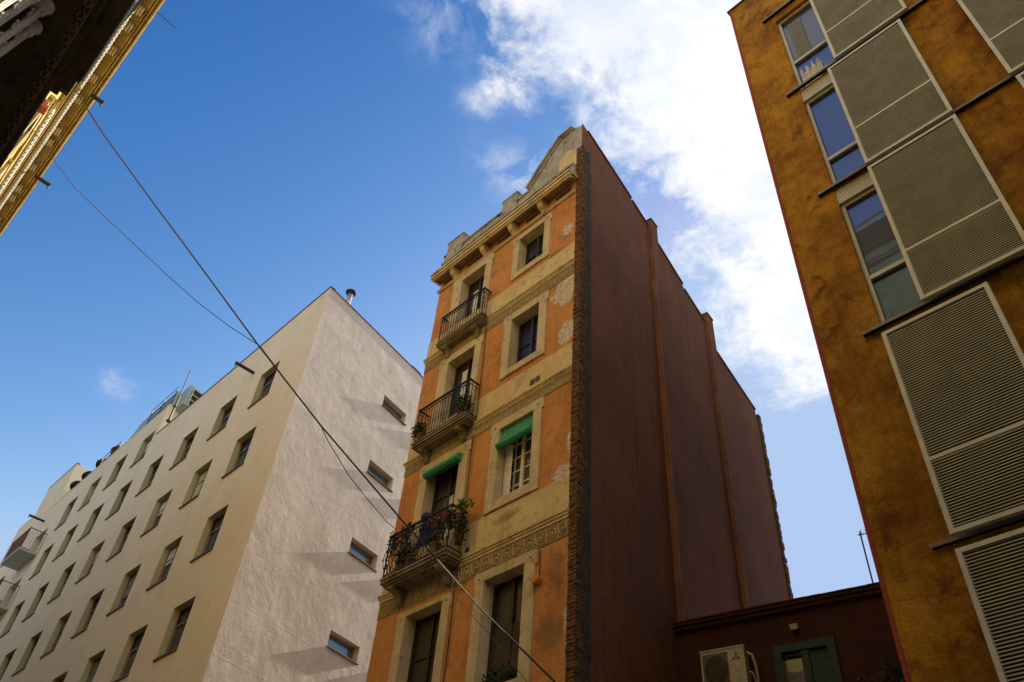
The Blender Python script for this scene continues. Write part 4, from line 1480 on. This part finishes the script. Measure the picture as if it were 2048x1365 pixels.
# carved consoles with leaf ornament
for k, (x, zt) in enumerate(((-7.26, 10.72), (-7.62, 10.72), (-6.75, 10.40), (-6.40, 10.40), (-5.6, 10.72), (-5.2, 10.72))):
    mb = MB()
    for dx in (-0.065, 0.0, 0.065):
        mb.tube([(x + dx, -1.48, 7.0), (x + dx, -1.44, 9.2), (x + dx, -1.38, 10.0), (x + dx, -1.33, zt - .1)], 0.022, 6)
    mb.lathe((x, -1.36, 0), [(0.06, zt - .16), (0.09, zt - .12), (0.075, zt - .06), (0.12, zt), (0.12, zt + .03)], 10)
    # the scrolls
    for j in range(10):
        z = 7.4 + j * 0.32
        yb_ = -1.46 + 0.10 * max(0, (z - 9.0)) / 1.7
        pts_ = [(x + 0.14 + 0.055 * math.cos(a_) * (1 - a_ / 9), yb_ + .02, z + 0.10 * math.sin(a_) * (1 - a_ / 9)) for a_ in [q * 0.6 for q in range(12)]]
        mb.tube(pts_, 0.014, 5)
    part('console', mb, M_palestone, nb)
spout(-19.35, -1.1, -0.70, 23.75, nb, 0.07)
spout(-23.75, -1.1, -0.58, 23.75, nb, 0.07)

# ================================================================ CABLES
mb = MB()
mb.smooth = True
pts = [(-15.6, -1.68, 19.35), (-15.4, -1.2, 19.04), (-14.84, -0.16, 17.70), (-14.05, 1.32, 15.98), (-13.27, 2.76, 14.32), (-12.45, 4.29, 12.55), (-11.72, 5.66, 11.05), (-10.86, 7.25, 9.45), (-10.1, 8.68, 8.08), (-9.44, 9.9, 7.06), (-9.4, 9.99, 6.98)]
mb.tube(pts, 0.017, 8)
mb.cur = 1  # pale lower stretch: the bright glint on the cable is put in as colour
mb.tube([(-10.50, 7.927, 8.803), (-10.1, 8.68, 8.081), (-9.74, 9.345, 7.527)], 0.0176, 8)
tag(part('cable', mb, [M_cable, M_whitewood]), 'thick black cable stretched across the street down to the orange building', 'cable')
mb = MB()
mb.smooth = True
mb.tube([(-18.7, -1.69, 20.5), (-18.49, -1.5, 20.19), (-17.62, -0.66, 18.8), (-16.9, 0.0, 17.75), (-16.13, 0.77, 16.77), (-15.17, 1.68, 15.6), (-14.4, 2.42, 14.65), (-13.63, 3.16, 13.74), (-13.02, 3.74, 13.1), (-12.45, 4.29, 12.58),
         (-12.1, 4.93, 11.85), (-11.72, 5.65, 11.07), (-11.95, 6.0, 11.01), (-12.58, 6.97, 11.01), (-13.09, 7.75, 11.13), (-13.85, 8.89, 11.36), (-14.25, 9.5, 11.56)], 0.0085, 6)
tag(part('cable', mb, M_cable), 'thin black wire tied to the thick cable and ending at the flowered balcony', 'cable')
mb = MB()
mb.smooth = True
mb.tube([(-14.2, 9.5, 11.5), (-12.94, 9.60, 10.2), (-11.7, 9.7, 8.95), (-10.59, 9.8, 7.83), (-10.09, 9.84, 7.23), (-9.8, 9.95, 6.9)], 0.0065, 5)
tag(part('cable', mb, M_cable), 'very thin wire drooping from the flowered balcony past the lowest window', 'cable')
mb = MB(); mb.tube([(-15.61, -0.95, 24.05), (-15.61, -0.35, 24.0), (-15.6, -0.34, 23.98)], 0.012, 5)
tag(part('cable', mb, M_cable), 'short loose wire end sticking out from the gilded cornice', 'cable')

# ================================================================ PLANTS AND THINGS ON THE BALCONIES
def potted(name, x, y, z, r, h, label, leafm, c, rad, n, size, flower=None, fn=0, fc=None, frad=None, hang=False, group=None):
    o = empty(name, (x, y, z), label, 'potted plant', group or 'potted plants on the balconies')
    mb = MB(); mb.lathe((x, y, z), [(r * .7, 0), (r * .95, h * .85), (r * 1.08, h * .86), (r * 1.08, h)], 12)
    part('pot', mb, M_terracotta, o)
    mb = MB()
    mb.leaves(c, rad, n, size)
    part('leaves', mb, leafm, o)
    if flower:
        mb = MB(); mb.leaves(fc or c, frad or rad, fn, size * .6); part('flowers', mb, flower, o)
    return o


# flowered balcony
yk = empty('potted_plant', (-14.1, 9.75, 10.44), 'spiky-leaved potted plant at the left end of the flowered balcony', 'potted plant', 'potted plants on the balconies')
mb = MB(); mb.lathe((-14.1, 9.72, 10.44), [(0.11, 0), (0.15, 0.30), (0.17, 0.31), (0.17, 0.36)], 12); part('pot', mb, M_terracotta, yk)
mb = MB(); mb.tube([(-14.1, 9.72, 10.7), (-14.12, 9.7, 11.45)], 0.03, 6); part('stem', mb, M_wood, yk)
mb = MB()
for k in range(110):
    a_ = random.uniform(0, 2 * math.pi); el = random.uniform(-0.3, 1.4); L = random.uniform(.25, .45)
    c0 = Vector((-14.12 + random.uniform(-.12, .12), 9.68 + random.uniform(-.05, .05), 11.48 + random.uniform(-.1, .1)))
    d = Vector((math.cos(a_) * math.cos(el), math.sin(a_) * math.cos(el) * .5, math.sin(el)))
    sd_ = d.cross(Vector((0, 0, 1))).normalized() * 0.014
    m_ = c0 + d * L * .55
    e_ = c0 + d * L + Vector((0, 0, -0.06))
    mb.add([c0 - sd_ * .5, m_ - sd_, e_, m_ + sd_, c0 + sd_ * .5], [(0, 1, 2, 3, 4)])
part('leaves', mb, M_leaf, yk)
potted('potted_plant', -14.40, 9.60, 11.20, 0.07, 0.12, 'red geranium hanging over the left corner of the flowered balcony rail', M_leafdark, (-14.42, 9.55, 11.25), (.12, .10, .30), 150, .06, M_flower, 60, (-14.42, 9.50, 11.52), (.09, .08, .10))
potted('potted_plant', -13.75, 9.66, 10.44, 0.13, 0.26, 'low bushy plant on the floor in the left half of the flowered balcony', M_leafdark, (-13.9, 9.62, 10.9), (.32, .12, .30), 260, .08, M_pink, 60)
potted('potted_plant', -12.85, 9.60, 10.44, 0.13, 0.28, 'salmon-flowered potted plant behind the middle of the flowered balcony rail', M_leafdark, (-12.88, 9.58, 11.05), (.26, .12, .38), 260, .07, M_pink, 70, (-12.88, 9.52, 11.30), (.24, .10, .22))
potted('potted_plant', -12.45, 9.62, 10.98, 0.09, 0.16, 'red-flowered plant near the right corner of the flowered balcony rail', M_leaf, (-12.40, 9.56, 11.20), (.14, .12, .20), 160, .07, M_flower, 60, (-12.42, 9.50, 11.25), (.15, .08, .12))
potted('potted_plant', -12.25, 9.68, 11.10, 0.09, 0.18, 'bright green plant spilling over the right end of the flowered balcony', M_leafbright, (-12.13, 9.66, 11.46), (.24, .14, .13), 110, .085)
potted('potted_plant', -12.24, 9.72, 10.58, 0.11, 0.24, 'dark hanging plant outside the right side of the flowered balcony', M_leafdark, (-12.20, 9.72, 10.90), (.13, .14, .38), 260, .08)
# blue draped cloth
bc = empty('laundry', (-13.3, 9.56, 10.6), 'dark blue cloth draped over a round drying hood on the flowered balcony', 'laundry')
mb = MB(); mb.smooth = True; mb.lathe((-13.32, 9.60, 11.58), [(0.03, -.14), (0.10, -.10), (0.135, 0), (0.10, .09), (0.03, .125)], 14); part('bundle', mb, M_blue, bc)
mb = MB()
n = 22
vs = []
for k in range(n):
    x = -13.52 + 0.42 * k / (n - 1)
    yy = 9.60 + 0.03 * math.sin(k * 1.3)
    vs += [(x - .02, yy, 10.85 + 0.03 * math.sin(k)), (x, yy + .01, 11.2), (x + .01, yy, 11.52 - abs(k - 11) * .012)]
fs = []
for k in range(n - 1):
    for j in range(2):
        fs.append((3 * k + j, 3 * k + 3 + j, 3 * k + 4 + j, 3 * k + 1 + j))
mb.add(vs, fs); part('drape', mb, M_blue, bc)
# middle balcony
potted('potted_plant', -14.30, 9.72, 14.24, 0.12, 0.25, 'dark green bushy plant at the left end of the middle balcony', M_leafdark, (-14.36, 9.66, 14.66), (.22, .16, .22), 300, .07)
potted('potted_plant', -12.75, 9.72, 14.24, 0.11, 0.22, 'feathery dark fern behind the right end of the middle balcony rail', M_leafdark, (-12.68, 9.70, 14.66), (.26, .12, .32), 340, .08)
mb = MB(); mb.leaves((-11.0, 10.05, 7.55), (0.50, 0.10, 0.17), 240, 0.07)
tag(part('window_plant', mb, M_leafdark), 'dark leafy plant on the sill of the lowest window', 'plant')
# hanging towels on the middle balcony interior
